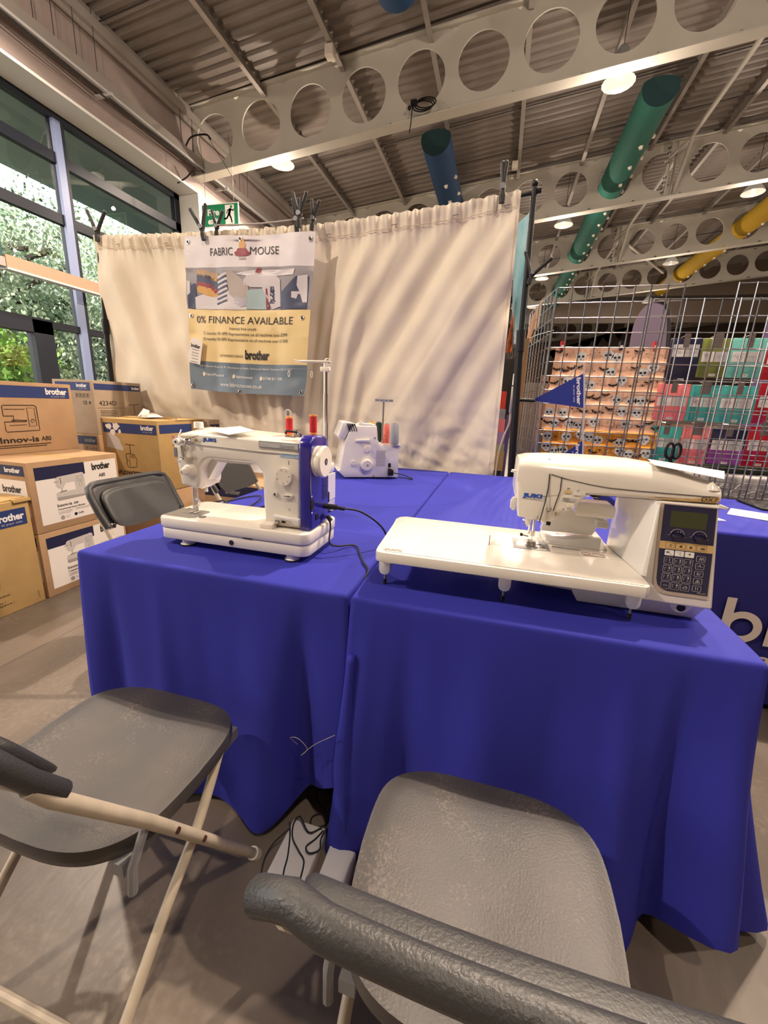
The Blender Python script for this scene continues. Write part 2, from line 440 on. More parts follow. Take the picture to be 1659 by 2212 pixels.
duct('blue_duct',-1.80,9.6,24.5,M['ductblue'],'blue fabric air duct going down behind the curtain top')
duct('green_duct',2.12,9.7,25,M['ductgreen'],'green fabric air duct with white nozzles')
duct('yellow_duct',7.02,14,25,M['ductyellow'],'yellow fabric duct on the right',r=.32)
duct('red_duct',12.5,19,25,M['ductred'],'dark red fabric duct at the right edge over the mesh',r=.36,noz=False)

# bay lamps (real lights of the hall)
def lamp(x,y,z,label,power=0,far=False,group='hanging bell lamps'):
    t=thing('bay_lamp',label,'lamp',(x,y,z),group)
    mb=MB(); mb.tube([(x,y,z+.42),(x,y,zroof(x)-.05)],.006,6); obj('cord',mb,M['darksteel'],t)
    mb=MB(); mb.lathe([(.0,.46),(.05,.46),(.09,.40),(.11,.28),(.08,.22),(.0,.22)],(x,y,z),(0,0,1),16); obj('ballast_housing',mb,M['midgrey'],t)
    mb=MB(); pr=[(.07,.22),(.13,.16),(.20,.06),(.235,0),(.23,0),(.19,.06),(.12,.155),(.06,.21)]
    n=32; vs=[]
    for k,(r,hh) in enumerate(pr):
        for i in range(n):
            a=2*PI*i/n; rr=r*(1+.012*math.cos(16*a)); vs.append((x+rr*math.cos(a),y+rr*math.sin(a),z+hh))
    mb.add(vs,[(k*n+i,k*n+(i+1)%n,(k+1)*n+(i+1)%n,(k+1)*n+i) for k in range(len(pr)-1) for i in range(n)])
    obj('reflector',mb,M['lampglass'],t,angle=80)
    mb=MB(); mb.lathe([(0,.19),(.035,.19),(.05,.12),(.04,.07),(0,.06)],(x,y,z),(0,0,1),12); obj('bulb',mb,M['lampglow_far'] if far else M['lampglow'],t)
    return t
lamp(1.22,8.35,6.09,'brightly lit bell lamp hanging just beyond the nearest beam')
lamp(-4.6,8.5,5.62,'bell lamp partly hidden by the nearest beam at the left')
lamp(1.12,13.3,6.02,'bell lamp hanging under the second beam, left of the green duct',far=True)
lamp(5.3,13.3,6.45,'bell lamp near the right edge above the yellow duct',far=True)
lamp(1.0,18.0,6.0,'small far bell lamp left of the green duct, below the third beam',far=True)
lamp(5.2,18.0,6.35,'small far bell lamp left of the yellow duct',far=True)
lamp(1.0,22.9,6.05,'tiny farthest bell lamp close to the left mesh panels',far=True)
lamp(6.0,22.9,6.2,'tiny farthest bell lamp seen over the mesh panels',far=True)

# trunking and hangers on the left wall
t=thing('cable_trunking','grey steel cable trunking running along the top of the glazed wall','trunking',(-6.0,8,5.5))
mb=MB(); mb.box(-6.08,-5.98,-3,25,5.42,5.55); mb.box(-6.03,-5.97,-3,25,5.40,5.43); obj('channel',mb,M['purlin'],t)
mb=MB(); mb.box(-6.01,-5.96,-3,25,5.37,5.405); obj('pale_lip',mb,M['lightgrey'],t)
mb=MB()
for i in range(3):
    pts=[(-5.99+.02*i,y,5.33-.012*i+.03*math.sin(y*1.7+i)) for y in [k*.5 for k in range(-4,48)]]
    mb.tube(pts,.008,5)
obj('loose_cables',mb,M['darksteel'],t)
for y in (5.9,8.6,11.3,14):
    mb=MB(); mb.box(-6.2,-5.9,y-.02,y+.02,5.34,5.38); obj('bracket',mb,M['lightgrey'],t)
for i,(y,) in enumerate(((4.95,),(5.2,),(5.5,),(5.8,),(7.45,),(7.75,),(9.2,),(9.5,),(11.7,),(12.1,))):
    mb=MB(); mb.tube([(-6.02,y,5.5),(-6.02,y,zroof(-6.1)-.1)],.005,5)
    tag(obj('hanging_wire',mb,M['darksteel']),'thin wire holding up the trunking, %s from the camera'%(['nearest','second','third','fourth','fifth','sixth','seventh','eighth','ninth','tenth'][i]),'wire','trunking hanger wires')
# tan header beam in front of the glazing
t=thing('header_board','long tan header board across the glazing with a pale underside','header board',(-6.3,5,2.7))
mb=MB(); mb.box(-6.42,-6.3,4.355,8.0,2.69,2.84); obj('board',mb,M['tan'],t)
mb=MB(); mb.box(-6.425,-6.295,4.355,8.0,2.665,2.69); obj('pale_edge',mb,M['lightgrey'],t)
t=thing('sensor_box','dark green box with a grey base at the left edge of the view','sensor box',(-6.3,4.2,2.7))
mb=MB(); mb.box(-6.42,-6.3,3.4,4.345,2.69,2.80); obj('grey_base',mb,M['greyprint'],t)
mb=MB(); mb.box(-6.42,-6.3,3.6,4.33,2.805,2.99); obj('cover',mb,mat('dark_green_box',(.005,.05,.05),.5),t)
# fire exit sign
sy=7.6
t=thing('fire_exit_sign','green hanging sign with white lettering and a running figure','sign',(-5.4,sy,4.46))
mb=MB(); 
P4=[(-5.81,4.275),(-5.02,4.275),(-5.02,4.655),(-5.81,4.655)]
mb.prism(P4,'y',sy,sy+.02,mi=1); mb.prism([(-5.795,4.29),(-5.035,4.29),(-5.035,4.64),(-5.795,4.64)],'y',sy-.003,sy,mi=0)
obj('panel',mb,[M['green'],M['textwhite']],t)
mb=MB(); put_text(mb,'Fire',(-5.68,sy-.004,4.47),(1,0,0),(0,0,1),w=.25,hgt=.10,bold=.035); put_text(mb,'exit',(-5.68,sy-.004,4.33),(1,0,0),(0,0,1),w=.25,hgt=.10,bold=.035)
obj('lettering',mb,M['textwhite'],t)
mb=MB(); e=sy-.006
mb.prism([(-5.30,4.31),(-5.11,4.31),(-5.11,4.62),(-5.30,4.62)],'y',e,e+.003,mi=0)
e-=.002
mb.cyl((-5.17,e,4.585),(-5.17,e+.002,4.585),.024,n=16,mi=1)
def limb(a,b,w):
    a=Vector((a[0],0,a[1])); b=Vector((b[0],0,b[1])); d=(b-a).normalized(); nn=Vector((-d.z,0,d.x))*w/2
    mb.add([(p.x,e+.0005,p.z) for p in (a+nn,a-nn,b-nn,b+nn)],[(0,1,2,3),(3,2,1,0)],1)
limb((-5.185,4.56),(-5.22,4.46),.05); limb((-5.18,4.55),(-5.13,4.52),.02); limb((-5.13,4.52),(-5.115,4.55),.018); limb((-5.19,4.55),(-5.25,4.53),.02); limb((-5.25,4.53),(-5.265,4.48),.018)
limb((-5.215,4.47),(-5.18,4.41),.03); limb((-5.18,4.41),(-5.16,4.33),.026); limb((-5.225,4.47),(-5.27,4.40),.03); limb((-5.27,4.40),(-5.33,4.40),.024)
obj('running_figure',mb,[M['textwhite'],M['green']],t)
mb=MB()
for x in (-5.72,-5.12): mb.tube([(x,sy+.01,4.65),(x,sy+.01,5.2),(x-.05,sy,5.7)],.004,5)
obj('hanging_cord',mb,M['darksteel'],t)
# coiled cable hooked on the near beam
mb=MB(); cx_,cz_=-1.72,5.86
for k in range(3):
    mb.tube([(cx_+.16*math.cos(a)+.03*k,7.86-.02*k,cz_+.07*math.sin(a)+.01*k) for a in [i*2*PI/20 for i in range(20)]],.010,6,closed=True)
mb.tube([(cx_-.17,7.86,cz_+.04),(cx_-.18,7.86,cz_-.18),(cx_-.20,7.86,cz_-.34)],.009,6)
mb.sphere((cx_-.22,7.86,cz_),.03); mb.box(cx_-.2,cx_-.1,7.84,7.9,cz_+.03,cz_+.1)
tag(obj('cable_coil',mb,M['black']),'coil of black cable resting on the lower flange of the nearest beam','cable')
# small junction boxes
for i,(x,y,l) in enumerate(((-3.16,7.45,'pale junction box on a purlin in front of the nearest beam'),(-.27,11.9,'pale junction box on a purlin above the second beam'))):
    mb=MB(); mb.rbox(x-.07,x+.07,y-.07,y+.07,zroof(x)-.33,zroof(x)-.18,.01); mb.box(x-.03,x+.03,y+.1,y+.16,zroof(x)-.28,zroof(x)-.18)
    tag(obj('junction_box',mb,M['cream']),l,'junction box')
for i,(ya,yb) in enumerate(((8.05,8.6),(12.9,13.3))):
    pass
# loose black leads by the beam end
mb=MB(); mb.tube(smoothcurve([(-6.15,7.6,5.45),(-6.0,7.65,5.75),(-5.7,7.7,5.8),(-5.6,7.7,5.72)],6),.014,6); mb.tube(smoothcurve([(-6.3,7.6,5.05),(-6.1,7.6,5.12),(-5.95,7.6,5.22)],5),.014,6)
mb.tube([(-5.65,7.7,5.75),(-5.3,7.62,5.3),(-5.05,7.6,4.95)],.005,5)
tag(obj('loose_lead',mb,M['black']),'short looping black lead at the wall end of the nearest beam','cable')

# ---------------- outside
mb=MB(); mb.box(-60,-6.95,-40,70,-.3,-.05); tag(obj('ground',mb,M['ground']),'dark paving outside the glazing','ground')['kind']='structure'
t=thing('canopy','grey green soffit of the outside canopy above the trees with a round downlight','canopy',(-7.5,5,5.2))
mb=MB(); mb.box(-9.4,-6.9,-12,34,5.2,5.5); obj('soffit',mb,M['soffit'],t)
mb=MB(); mb.cyl((-7.9,7.35,5.199),(-7.9,7.35,5.16),.11,n=20); mb.cyl((-7.9,7.35,5.16),(-7.9,7.35,5.15),.09,n=20); obj('downlight',mb,M['reveal'],t)
def tree(name,label,x,y,h,rx,ry,z0,leafm,nleaf,trunkr=.2,droop=0.,ls=.1,seed=1):
    rnd=random.Random(seed)
    t=thing(name,label,'tree',(x,y,0),'trees outside the window')
    mb=MB(); mb.tube(smoothcurve([(x,y,-.05),(x+.1,y+.1,h*.35),(x-.2,y+.2,h*.6),(x,y,h*.85)],6),trunkr,8,rs=None)
    for k in range(12):
        a=rnd.uniform(0,2*PI); hh=rnd.uniform(.25,.75)*h
        q=(x+rx*.8*math.cos(a),y+ry*.8*math.sin(a),hh+rnd.uniform(0,1.2))
        mb.tube(smoothcurve([(x,y,hh-.5),(x+rx*.4*math.cos(a),y+ry*.4*math.sin(a),hh+.3),q],5),trunkr*.3,5)
    obj('trunk',mb,M['bark'],t)
    mb=MB(); vs=[];fs=[]
    cl=[(x+rnd.gauss(0,.45)*rx,y+rnd.gauss(0,.45)*ry,z0+(h-z0)*rnd.random()**.8,rnd.uniform(.35,.8)) for _ in range(nleaf//60)]
    for (a,b,c,rr) in cl:
        for _ in range(60):
            p=Vector((a+rnd.gauss(0,.4)*rr,b+rnd.gauss(0,.4)*rr,c+rnd.gauss(0,.35)*rr))
            if droop: p.z-=rnd.random()*droop
            d=Vector((rnd.uniform(-1,1),rnd.uniform(-1,1),rnd.uniform(-1,.6)-droop)).normalized(); e=d.orthogonal().normalized()
            e=(e*math.cos(rnd.random()*6)+d.cross(e)*math.sin(rnd.random()*6))
            L=ls*rnd.uniform(.6,1.4); W=L*.35
            o=len(vs); vs += [p,p+d*L*.5+e*W,p+d*L,p+d*L*.5-e*W]; fs.append((o,o+1,o+2,o+3))
    mb.add(vs,fs); obj('foliage',mb,leafm,t,angle=180)
tree('willow_tree','pale green weeping willow filling the middle of the window',-11.8,7.2,5.6,2.2,2.6,.3,M['leaf'],52000,droop=.6,ls=.085,seed=3)
tree('willow_tree','pale green weeping willow farther right, behind the curtain edge',-12.5,11.8,6.4,2.4,2.8,.4,M['leaf'],52000,droop=.6,ls=.085,seed=9)
tree('shrub','bright green leafy shrub seen through the lower door pane',-9.6,5.4,2.0,1.0,1.5,0,M['leafbright'],15000,trunkr=.04,ls=.10,seed=5)
tree('dark_tree','dark leafy tree behind the willows',-15.5,9.5,4.6,2.6,5.5,0,M['leafdark'],30000,ls=.2,seed=6)
tree('dark_tree','dark leafy tree at the far left behind the shrub',-14.5,4.5,4.4,2.0,2.5,0,M['leafdark'],16000,ls=.18,seed=8)
# ================================================================ TABLES, CLOTHS, CHAIRS
def drape(x0,x1,y0,y1,zt,hem,folds,flare,rc=.012,ears=(.05,.05,.05,.05),N=520,MR=34,top_wr=.0012,seed=0,slant=0.):
    """cloth over a table; perimeter runs front-left -> front-right -> back-right -> back-left.
    folds: (s, amplitude, width, drift) with s in metres along the perimeter; hem(s) gives hem height"""
    W=x1-x0; D=y1-y0; Lp=2*(W+D)
    pts=[]
    for i in range(N):
        s=Lp*i/N
        if s<W: p=(x0+s,y0); n=(0,-1)
        elif s<W+D: p=(x1,y0+s-W); n=(1,0)
        elif s<2*W+D: p=(x1-(s-W-D),y1); n=(0,1)
        else: p=(x0,y1-(s-2*W-D)); n=(-1,0)
        # blend normals near corners
        nx,ny=0,0
        for k,(cs,) in enumerate(((0,),(W,),(W+D,),(2*W+D,))):
            dd=(s-cs+Lp/2)%Lp-Lp/2
            if abs(dd)<.16:
                prev=[(-1,0),(0,-1),(1,0),(0,1)][k]; nxt=[(0,-1),(1,0),(0,1),(-1,0)][k]
                f=.5+.5*math.sin(dd/.16*PI/2); nx=prev[0]*(1-f)+nxt[0]*f; ny=prev[1]*(1-f)+nxt[1]*f
                n=(nx,ny)
        l=math.hypot(*n); n=(n[0]/l,n[1]/l)
        pts.append((s,p,n))
    corners=[0,W,W+D,2*W+D]
    vs=[]
    def row(j):
        out=[]
        for s,p,n in pts:
            zh=hem(s)
            t=j/MR
            if j<=4:
                a=j/4*PI/2; off=rc*math.sin(a); z=zt-rc*(1-math.cos(a))
                tt=0
            else:
                tt=(j-4)/(MR-4); off=rc; z=zt-rc-(zt-rc-zh)*tt
            o=off+flare*tt
            for k,cs in enumerate(corners):
                dd=(s-cs+Lp/2)%Lp-Lp/2
                g=math.exp(-(dd/(.05+.06*tt))**2)
                o+=ears[k]*g*tt**.9
                # valleys beside the ear
                for sg in (-1,1):
                    g2=math.exp(-((dd-sg*(.07+.08*tt))/(.03+.03*tt))**2)
                    o-=ears[k]*.35*g2*tt**.8
            for (fs_,am,wd,dr) in folds:
                dd=(s-(fs_+dr*tt)+Lp/2)%Lp-Lp/2
                o+=1.7*am*math.exp(-(dd/(wd*(.5+.5*tt)))**2)*tt**1.1
            o+=.004*tt*noise.noise(Vector((s*9,tt*1.5,seed)))*2+.003*tt*math.sin(s*31+seed)
            zz=z
            if j<5: zz+=0
            out.append((p[0]+n[0]*o,p[1]+n[1]*o,zz))
        return out
    rows=[row(j) for j in range(MR+1)]
    for r in rows: vs+=r
    fs=[]
    for j in range(MR):
        for i in range(N):
            k=(i+1)%N; fs.append((j*N+i,(j+1)*N+i,(j+1)*N+k,j*N+k))
    # top: rectangular inner grid rings
    K=26; base=0; prev=0
    cx,cy=(x0+x1)/2,(y0+y1)/2
    for r in range(1,K+1):
        f=1-r/K; start=len(vs)
        for s,p,n in pts:
            # inset towards the centre line
            ix=cx+(p[0]-cx)*f; iy=cy+(p[1]-cy)*(1-(r/K)*min(1,W/D)) if D>W else cy+(p[1]-cy)*f
            z=zt+top_wr*2*noise.noise(Vector((ix*7,iy*4,seed+5)))*min(1,r/2)
            vs.append((ix,iy,z))
        for i in range(N):
            k=(i+1)%N; fs.append((prev+i,prev+k,start+k,start+i))
        prev=start
    mb=MB(); mb.add(vs,fs); return mb

def table(name,label,x0,x1,y0,y1,zt,group=None):
    t=thing(name,label,'table',((x0+x1)/2,(y0+y1)/2,0),group)
    mb=MB(); mb.rbox(x0,x1,y0,y1,zt-.045,zt,.01); obj('tabletop',mb,M['lightgrey'],t)
    for xx in (x0+.08,x1-.08):
        for yy in (y0+.25,y1-.25):
            mb=MB(); mb.cyl((xx,yy,0),(xx,yy,zt-.045),.014,n=10); obj('leg',mb,M['midgrey'],t)
    return t
TZ=.745
# left table
table('folding_table','folding table under the blue cloth at the left, carrying the free-arm sewing machine',-1.08,-.31,.835,2.80,TZ-.006,'display tables under blue cloths')
def hemL(s):
    W=.80
    z=.035+.012*math.sin(s*11)
    z+= .17*math.exp(-((s-W)/.13)**2)+.0*s
    z-= .02*math.exp(-((s-.60)/.12)**2)
    return max(z,.006)
mb=drape(-1.092,-.303,.822,2.812,TZ,hemL,[(.10,-.035,.05,-.05),(.26,.018,.05,.02),(.40,-.012,.06,0),(.56,.030,.09,.03),(.68,-.05,.05,-.01),(.97,-.03,.08,0),(1.3,.03,.1,0),(1.7,-.03,.1,0),(2.3,.03,.1,0),(5.2,.03,.09,0),(4.9,-.03,.09,0),(4.5,.03,.09,0),(4.1,-.03,.1,0),(3.75,.03,.1,0)],.018,ears=(.015,.004,.02,.03),seed=1)
tag(obj('tablecloth',mb,M['cloth'],angle=180),'plain royal blue cloth over the left table','tablecloth','royal blue tablecloths')
# right table
table('folding_table','folding table under the blue cloth in the middle, carrying the machine with the wide extension',-.275,.505,.835,2.80,TZ-.006,'display tables under blue cloths')
def hemR(s):
    W=.802
    z=.02+.01*math.sin(s*9)
    z-= .012*math.exp(-((s)/.1)**2)
    z+= .05*math.exp(-((s-.25)/.12)**2)+.11*math.exp(-((s-.79)/.05)**2)
    return max(z,.004)
mb=drape(-.277,.518,.822,2.812,TZ,hemR,[(.05,.02,.03,-.03),(.13,-.03,.05,.02),(.30,.03,.09,.02),(.46,-.02,.07,.03),(.58,.03,.05,.05),(.68,-.045,.04,.05),(.76,.03,.03,.02),(.83,-.02,.03,.01),(.89,.10,.045,.01),(.99,-.03,.05,.02),(1.05,.05,.07,0),(1.3,-.04,.08,0),(1.7,.04,.1,0),(2.1,-.03,.1,0),(2.4,.03,.1,0)],.03,ears=(.012,.022,.04,.01),seed=4)
tag(obj('tablecloth',mb,M['cloth'],angle=180),'plain royal blue cloth over the middle table','tablecloth','royal blue tablecloths')
# twisted end of the right cloth hanging in the gap
mb=MB()
prof=[]
path=smoothcurve([(-.276,.80,.60),(-.283,.79,.42),(-.285,.785,.28),(-.275,.775,.16),(-.268,.765,.05)],6)
rs=[.016,.018,.02,.022,.025,.028,.03,.034,.038,.04,.042,.045,.046,.046,.044,.042,.04,.036,.032,.028,.024,.02,.014,.01,.006][:len(path)]
rs=[r*.55 for r in rs]
mb.tube(path,.02,14,rs=rs)
o=obj('hanging_fold',mb,M['cloth'],angle=180); tag(o,'narrow twisted tail of blue cloth hanging in the gap between the two tables','cloth')
# third table at the right rear with a printed navy cloth
table('folding_table','folding table at the right rear under the printed navy cloth',.66,2.4,1.87,2.64,TZ-.006)
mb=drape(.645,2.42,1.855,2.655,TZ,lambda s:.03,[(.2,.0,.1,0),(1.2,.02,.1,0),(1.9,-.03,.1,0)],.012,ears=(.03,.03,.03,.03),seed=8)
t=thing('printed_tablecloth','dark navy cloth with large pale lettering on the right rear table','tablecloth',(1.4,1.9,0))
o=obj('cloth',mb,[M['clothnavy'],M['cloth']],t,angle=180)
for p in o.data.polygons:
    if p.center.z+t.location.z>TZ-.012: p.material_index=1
mb=MB()
def ring_letter(mb,cx,cz,ro,ri,y,a0=0,a1=360,n=40):
    vs=[];fs=[]
    for i in range(n+1):
        a=math.radians(a0+(a1-a0)*i/n)
        vs += [(cx+ro*math.cos(a),y,cz+ro*math.sin(a)),(cx+ri*math.cos(a),y,cz+ri*math.sin(a))]
    for i in range(n): fs.append((2*i,2*i+1,2*i+3,2*i+2))
    mb.add(vs,fs)
def cloth_letters(mb,x,z,sc,y):
    # bold geometric lettering: b r o t h e r
    st=.036*sc; R=.074*sc; r=.042*sc
    def bar(xa,xb,za,zb): mb.add([(xa,y,za),(xb,y,za),(xb,y,zb),(xa,y,zb)],[(0,1,2,3)])
    cx=x+R
    bar(x,x+st,z,z+.205*sc) ; ring_letter(mb,x+R+.004,z+R,R,r,y-.0008)
    x+=2*R+.024*sc
    bar(x,x+st,z,z+2*R); ring_letter(mb,x+R,z+R,R,r,y-.0008,60,180); x+=R+.05*sc
    ring_letter(mb,x+R,z+R,R,r,y); x+=2*R+.02*sc
    bar(x+.02*sc,x+.02*sc+st,z+.0,z+.19*sc); bar(x,x+.09*sc,z+2*R-.035*sc,z+2*R); x+=.11*sc
    bar(x,x+st,z,z+.205*sc); ring_letter(mb,x+R,z+R,R,r,y-.0008,0,180); bar(x+2*R-st,x+2*R,z,z+R); x+=2*R+.024*sc
    ring_letter(mb,x+R,z+R,R,r,y,0,320); bar(x+.02*sc,x+2*R-.01*sc,z+R-.015*sc,z+R+.015*sc); x+=2*R+.02*sc
    bar(x,x+st,z,z+2*R); ring_letter(mb,x+R,z+R,R,r,y-.0008,60,180)
cloth_letters(mb,.968,.292,.93,1.826)
obj('big_lettering',mb,mat('cloth_print_cream',(.62,.55,.48),.85),t)
mb=MB(); put_text(mb,'at your side',(1.12,1.824,.205),(1,0,0),(0,0,1),w=.62,hgt=.06,bold=.01); obj('small_lettering',mb,mat('cloth_print_cream2',(.62,.55,.48),.85),t)
# papers and dark mat on it
mb=MB(); mb.rbox(1.10,1.42,2.12,2.30,TZ+.001,TZ+.003,.001,1,mtx=Matrix.Translation((1.26,2.21,0))@Matrix.Rotation(-.5,4,'Z')@Matrix.Translation((-1.26,-2.21,0)))
put_text(mb,'OFFERS',(1.2,2.2,TZ+.0035),(math.cos(-.5),math.sin(-.5),0),(math.sin(.5),math.cos(.5),0),w=.12,bold=.02,mi=1)
tag(obj('leaflet',mb,[M['paper'],M['greyprint']]),'white printed leaflet on the right rear table near the image edge','leaflet')
mb=MB(); mb.rbox(1.30,1.85,2.38,2.62,TZ+.001,TZ+.012,.004,2); tag(obj('cutting_mat',mb,M['black']),'flat black mat at the back of the right rear table','mat')
mb=MB(); mb.rbox(.84,1.0,2.02,2.12,TZ+.001,TZ+.003,.001,1,mtx=Matrix.Translation((.9,2.05,0))@Matrix.Rotation(.3,4,'Z')@Matrix.Translation((-.9,-2.05,0))); tag(obj('leaflet',mb,M['paper']),'corner of a white leaflet poking out behind the number-panel machine','leaflet')

# ---------------- folding chairs
def superell(hw,hd,n=64,e=4.,front=1.):
    out=[]
    for i in range(n):
        a=2*PI*i/n; c,s=math.cos(a),math.sin(a)
        x=hw*math.copysign(abs(c)**(2/e),c); y=hd*math.copysign(abs(s)**(2/e),s)
        out.append((x,y))
    return out
def make_chair(label,loc,rotz,group):
    t=thing('folding_chair',label,'chair',loc,group)
    # seat: contoured moulded plastic pan, +y is the front
    ol=superell(.202,.195,72,3.6)
    mb=MB(); rings=[(.30,0),(.6,0),(.82,0),(.92,0),(.97,-.002),(1.0,-.002),(1.012,-.020),(1.0,-.034),(.96,-.036)]
    vs=[(0,0,.434)]
    for f,dz in rings:
        for x,y in ol:
            if y<0: xx=x*(1-.06*(-y/.195))
            else: xx=x*(1-.10*max(0,(y-.10)/.095)**2)
            q=.446-.012*math.exp(-((x*f/.12)**2))*(1-max(0,y*f)/.25)-.03*max(0,(y*f-.10)/.095)**2*.5+ .012*max(0,(-y*f-.12)/.075)
            vs.append((xx*f,y*f,q+dz))
    n=72; fs=[(0,1+i,1+(i+1)%n) for i in range(n)]
    for k in range(len(rings)-1):
        for i in range(n): fs.append((1+k*n+i,1+(k+1)*n+i,1+(k+1)*n+(i+1)%n,1+k*n+(i+1)%n))
    fs.append(tuple(1+(len(rings)-1)*n+i for i in range(n)))
    mb.add(vs,fs)
    obj('seat',mb,M['seat'],t,world=False,angle=60)
    mb=MB(); mb.box(-.17,.17,-.14,.14,.398,.412); 
    for s in (-1,1): mb.box(s*.17-.012,s*.17+.012,-.16,.16,.385,.412)
    obj('seat_pan',mb,M['midgrey'],t,world=False)
    # long front legs rising to the backrest
    for s in (-1,1):
        mb=MB(); mb.tube([(s*.207,.165,.012),(s*.207,.02,.245),(s*.207,-.12,.47),(s*.198,-.246,.66),(s*.198,-.266,.700)],.0115,12)
        for z,yy in ((.30,-.014),(.40,-.076)):
            mb.cyl((s*.207-.0135,yy,z),(s*.207+.0135,yy,z),.006,n=8,mi=1)
        leg=obj('front_leg',mb,[M['tube'],mat('rivet',(.12,.05,.03),.4,metal=.8) if 'rivet' not in M else M['rivet']],t,world=False)
        mb=MB(); mb.cyl((s*.207,.172,.0),(s*.207,.158,.024),.0155,n=14); obj('foot_cap',mb,M['cream'],leg,world=False)
        mb=MB(); pts=smoothcurve([(s*.190,.085,.425),(s*.190,.05,.37),(s*.190,-.005,.30),(s*.190,-.10,.215),(s*.190,-.21,.10),(s*.190,-.295,.012)],5)
        mb.tube(pts,.0105,12)
        leg=obj('rear_leg',mb,M['tube'],t,world=False)
        mb=MB(); mb.cyl((s*.190,-.300,.0),(s*.190,-.287,.024),.0145,n=14); obj('foot_cap',mb,M['cream'],leg,world=False)
        mb=MB(); mb.tube([(s*.200,-.125,.46),(s*.199,-.155,.41),(s*.197,-.16,.36)],.008,8); obj('hinge_link',mb,M['midgrey'],t,world=False)
    mb=MB(); mb.tube([(-.19,-.23,.08),(.19,-.23,.08)],.009,10); obj('rear_crossbar',mb,M['tube'],t,world=False)
    mb=MB(); mb.tube([(-.207,.105,.11),(.207,.105,.11)],.009,10); obj('front_crossbar',mb,M['lightgrey'],t,world=False)
    # backrest: frame sleeve with rounded corners plus front panel
    def bend(x): return -.009*(1-(x/.2)**2)
    def bp(x,zz,off=0):   # zz 0..1 along the leaning height
        z=.660+.157*zz; y=-.232-.082*zz+bend(x)
        return Vector((x,y-off*.9,z+off*.3))
    def backshell(hw,zlo,zhi,off0,off1,mname,nm,bevel=.007):
        ol=superell(hw,.5,64,4.5); mb=MB(); vs=[];n=64
        zc=(zlo+zhi)/2; zh=(zhi-zlo)
        layers=[(.0,off0,.90),(0,off0,1-.025),(0,off0+(off1-off0)*.25,1.0),(0,off0+(off1-off0)*.75,1.0),(0,off1,1-.025),(0,off1,.88)]
        for _,of,f in layers:
            for (x,z) in ol:
                vs.append(bp(x*f, zc+z*zh*(f if f>.95 else f), of))
        c0=len(vs); vs.append(bp(0,zc,off0)); c1=len(vs); vs.append(bp(0,zc,off1))
        fs=[]
        for k in range(len(layers)-1):
            for i in range(n): fs.append((k*n+i,k*n+(i+1)%n,(k+1)*n+(i+1)%n,(k+1)*n+i))
        # caps subdivided by rings so the curve is followed
        def cap(k,of,flip):
            prev=[k*n+i for i in range(n)]
            for f in (.66,.4,.15):
                st=len(vs)
                for (x,z) in ol: vs.append(bp(x*f,zc+z*zh*f,of))
                for i in range(n):
                    q=(prev[i],prev[(i+1)%n],st+(i+1)%n,st+i); fs.append(q if flip else q[::-1])
                prev=[st+i for i in range(n)]
            fs.append(tuple(prev) if flip else tuple(reversed(prev)))
        cap(0,off0,False); cap(len(layers)-1,off1,True)
        mb.add(vs,fs)
        if nm=='backrest_shell':
            pts=[bp(-.196,-.06,.002),bp(-.199,.3,.010),bp(-.199,.72,.010),bp(-.190,.90,.010),bp(-.165,.965,.002)]+[bp(-.165+.33*i/10,.97,.010) for i in range(1,11)]+[bp(.190,.90,.010),bp(.199,.72,.010),bp(.199,.3,.010),bp(.196,-.03,.002)]
            mb.tube(pts,.0138,14)
        return obj(nm,mb,M[mname],t,world=False,angle=60)
    backshell(.210,-.01,1.0,-.004,.014,'back','backrest_shell')
    backshell(.178,-.05,.90,-.034,-.006,'back','backrest_pad')
    mb=MB()
    pts=[bp(x,.06,.017) for x in [-.180+.36*i/16 for i in range(17)]]
    mb.tube(pts,.0065,8); obj('lower_frame_rail',mb,M['tube'],t,world=False)
    mb=MB()
    for s in (-1,1):
        p=bp(s*.187,.35,.014); mb.sphere(p,.006,8)
    obj('screw_head',mb,M['chrome'],t,world=False)
    t.rotation_euler=(0,0,rotz)
    return t
M['rivet']=mat('rusty_rivet',(.12,.05,.03),.4,metal=.6)
G='grey plastic folding chairs'
ch=make_chair('grey folding chair at the bottom centre, its back towards the viewer',(.052,.515,0),0,G)
dup(ch,(-.708,.540,0),0,'grey folding chair at the bottom left with a scuffed seat, facing the left table',G)
dup(ch,(-1.215,1.405,0),-PI/2,'grey folding chair behind the left table edge, in front of the stacked cartons',G)
dup(ch,(-1.26,2.13,0),-PI/2,'farthest grey folding chair, seen through the opening of the blue-capped sewing machine',G)

# floor clutter in the gap
t=thing('socket_box','white flat socket box on the floor in the gap between the tables','socket box',(-.34,.70,0))
mb=MB(); mb.rbox(-.435,-.335,.62,.80,0,.045,.006,3); obj('body',mb,M['white'],t)
mb=MB(); mb.rbox(-.31,-.235,.66,.765,0,.05,.008,3); obj('plug_end',mb,M['white'],t)
def cable(name,pts,label,r=.0028,k=8,mt='rubber',cat='cable',group=None):
    mb=MB(); mb.tube(smoothcurve(pts,k),r,7); return tag(obj(name,mb,M[mt]),label,cat,group)
cable('power_lead',[(-.30,.90,.25),(-.33,.86,.10),(-.36,.83,.02),(-.40,.84,.006),(-.375,.87,.006),(-.34,.85,.002),(-.36,.80,.012),(-.385,.79,.05),(-.40,.76,.052),(-.385,.735,.05),(-.36,.75,.051),(-.35,.70,.052),(-.375,.66,.052),(-.41,.68,.052),(-.42,.72,.052),(-.405,.74,.053),(-.45,.71,.02),(-.455,.66,.006),(-.42,.62,.03),(-.40,.60,.006)],'looping thin black lead lying over the white socket box','cable',r=.0025) if False else None
mb=MB()
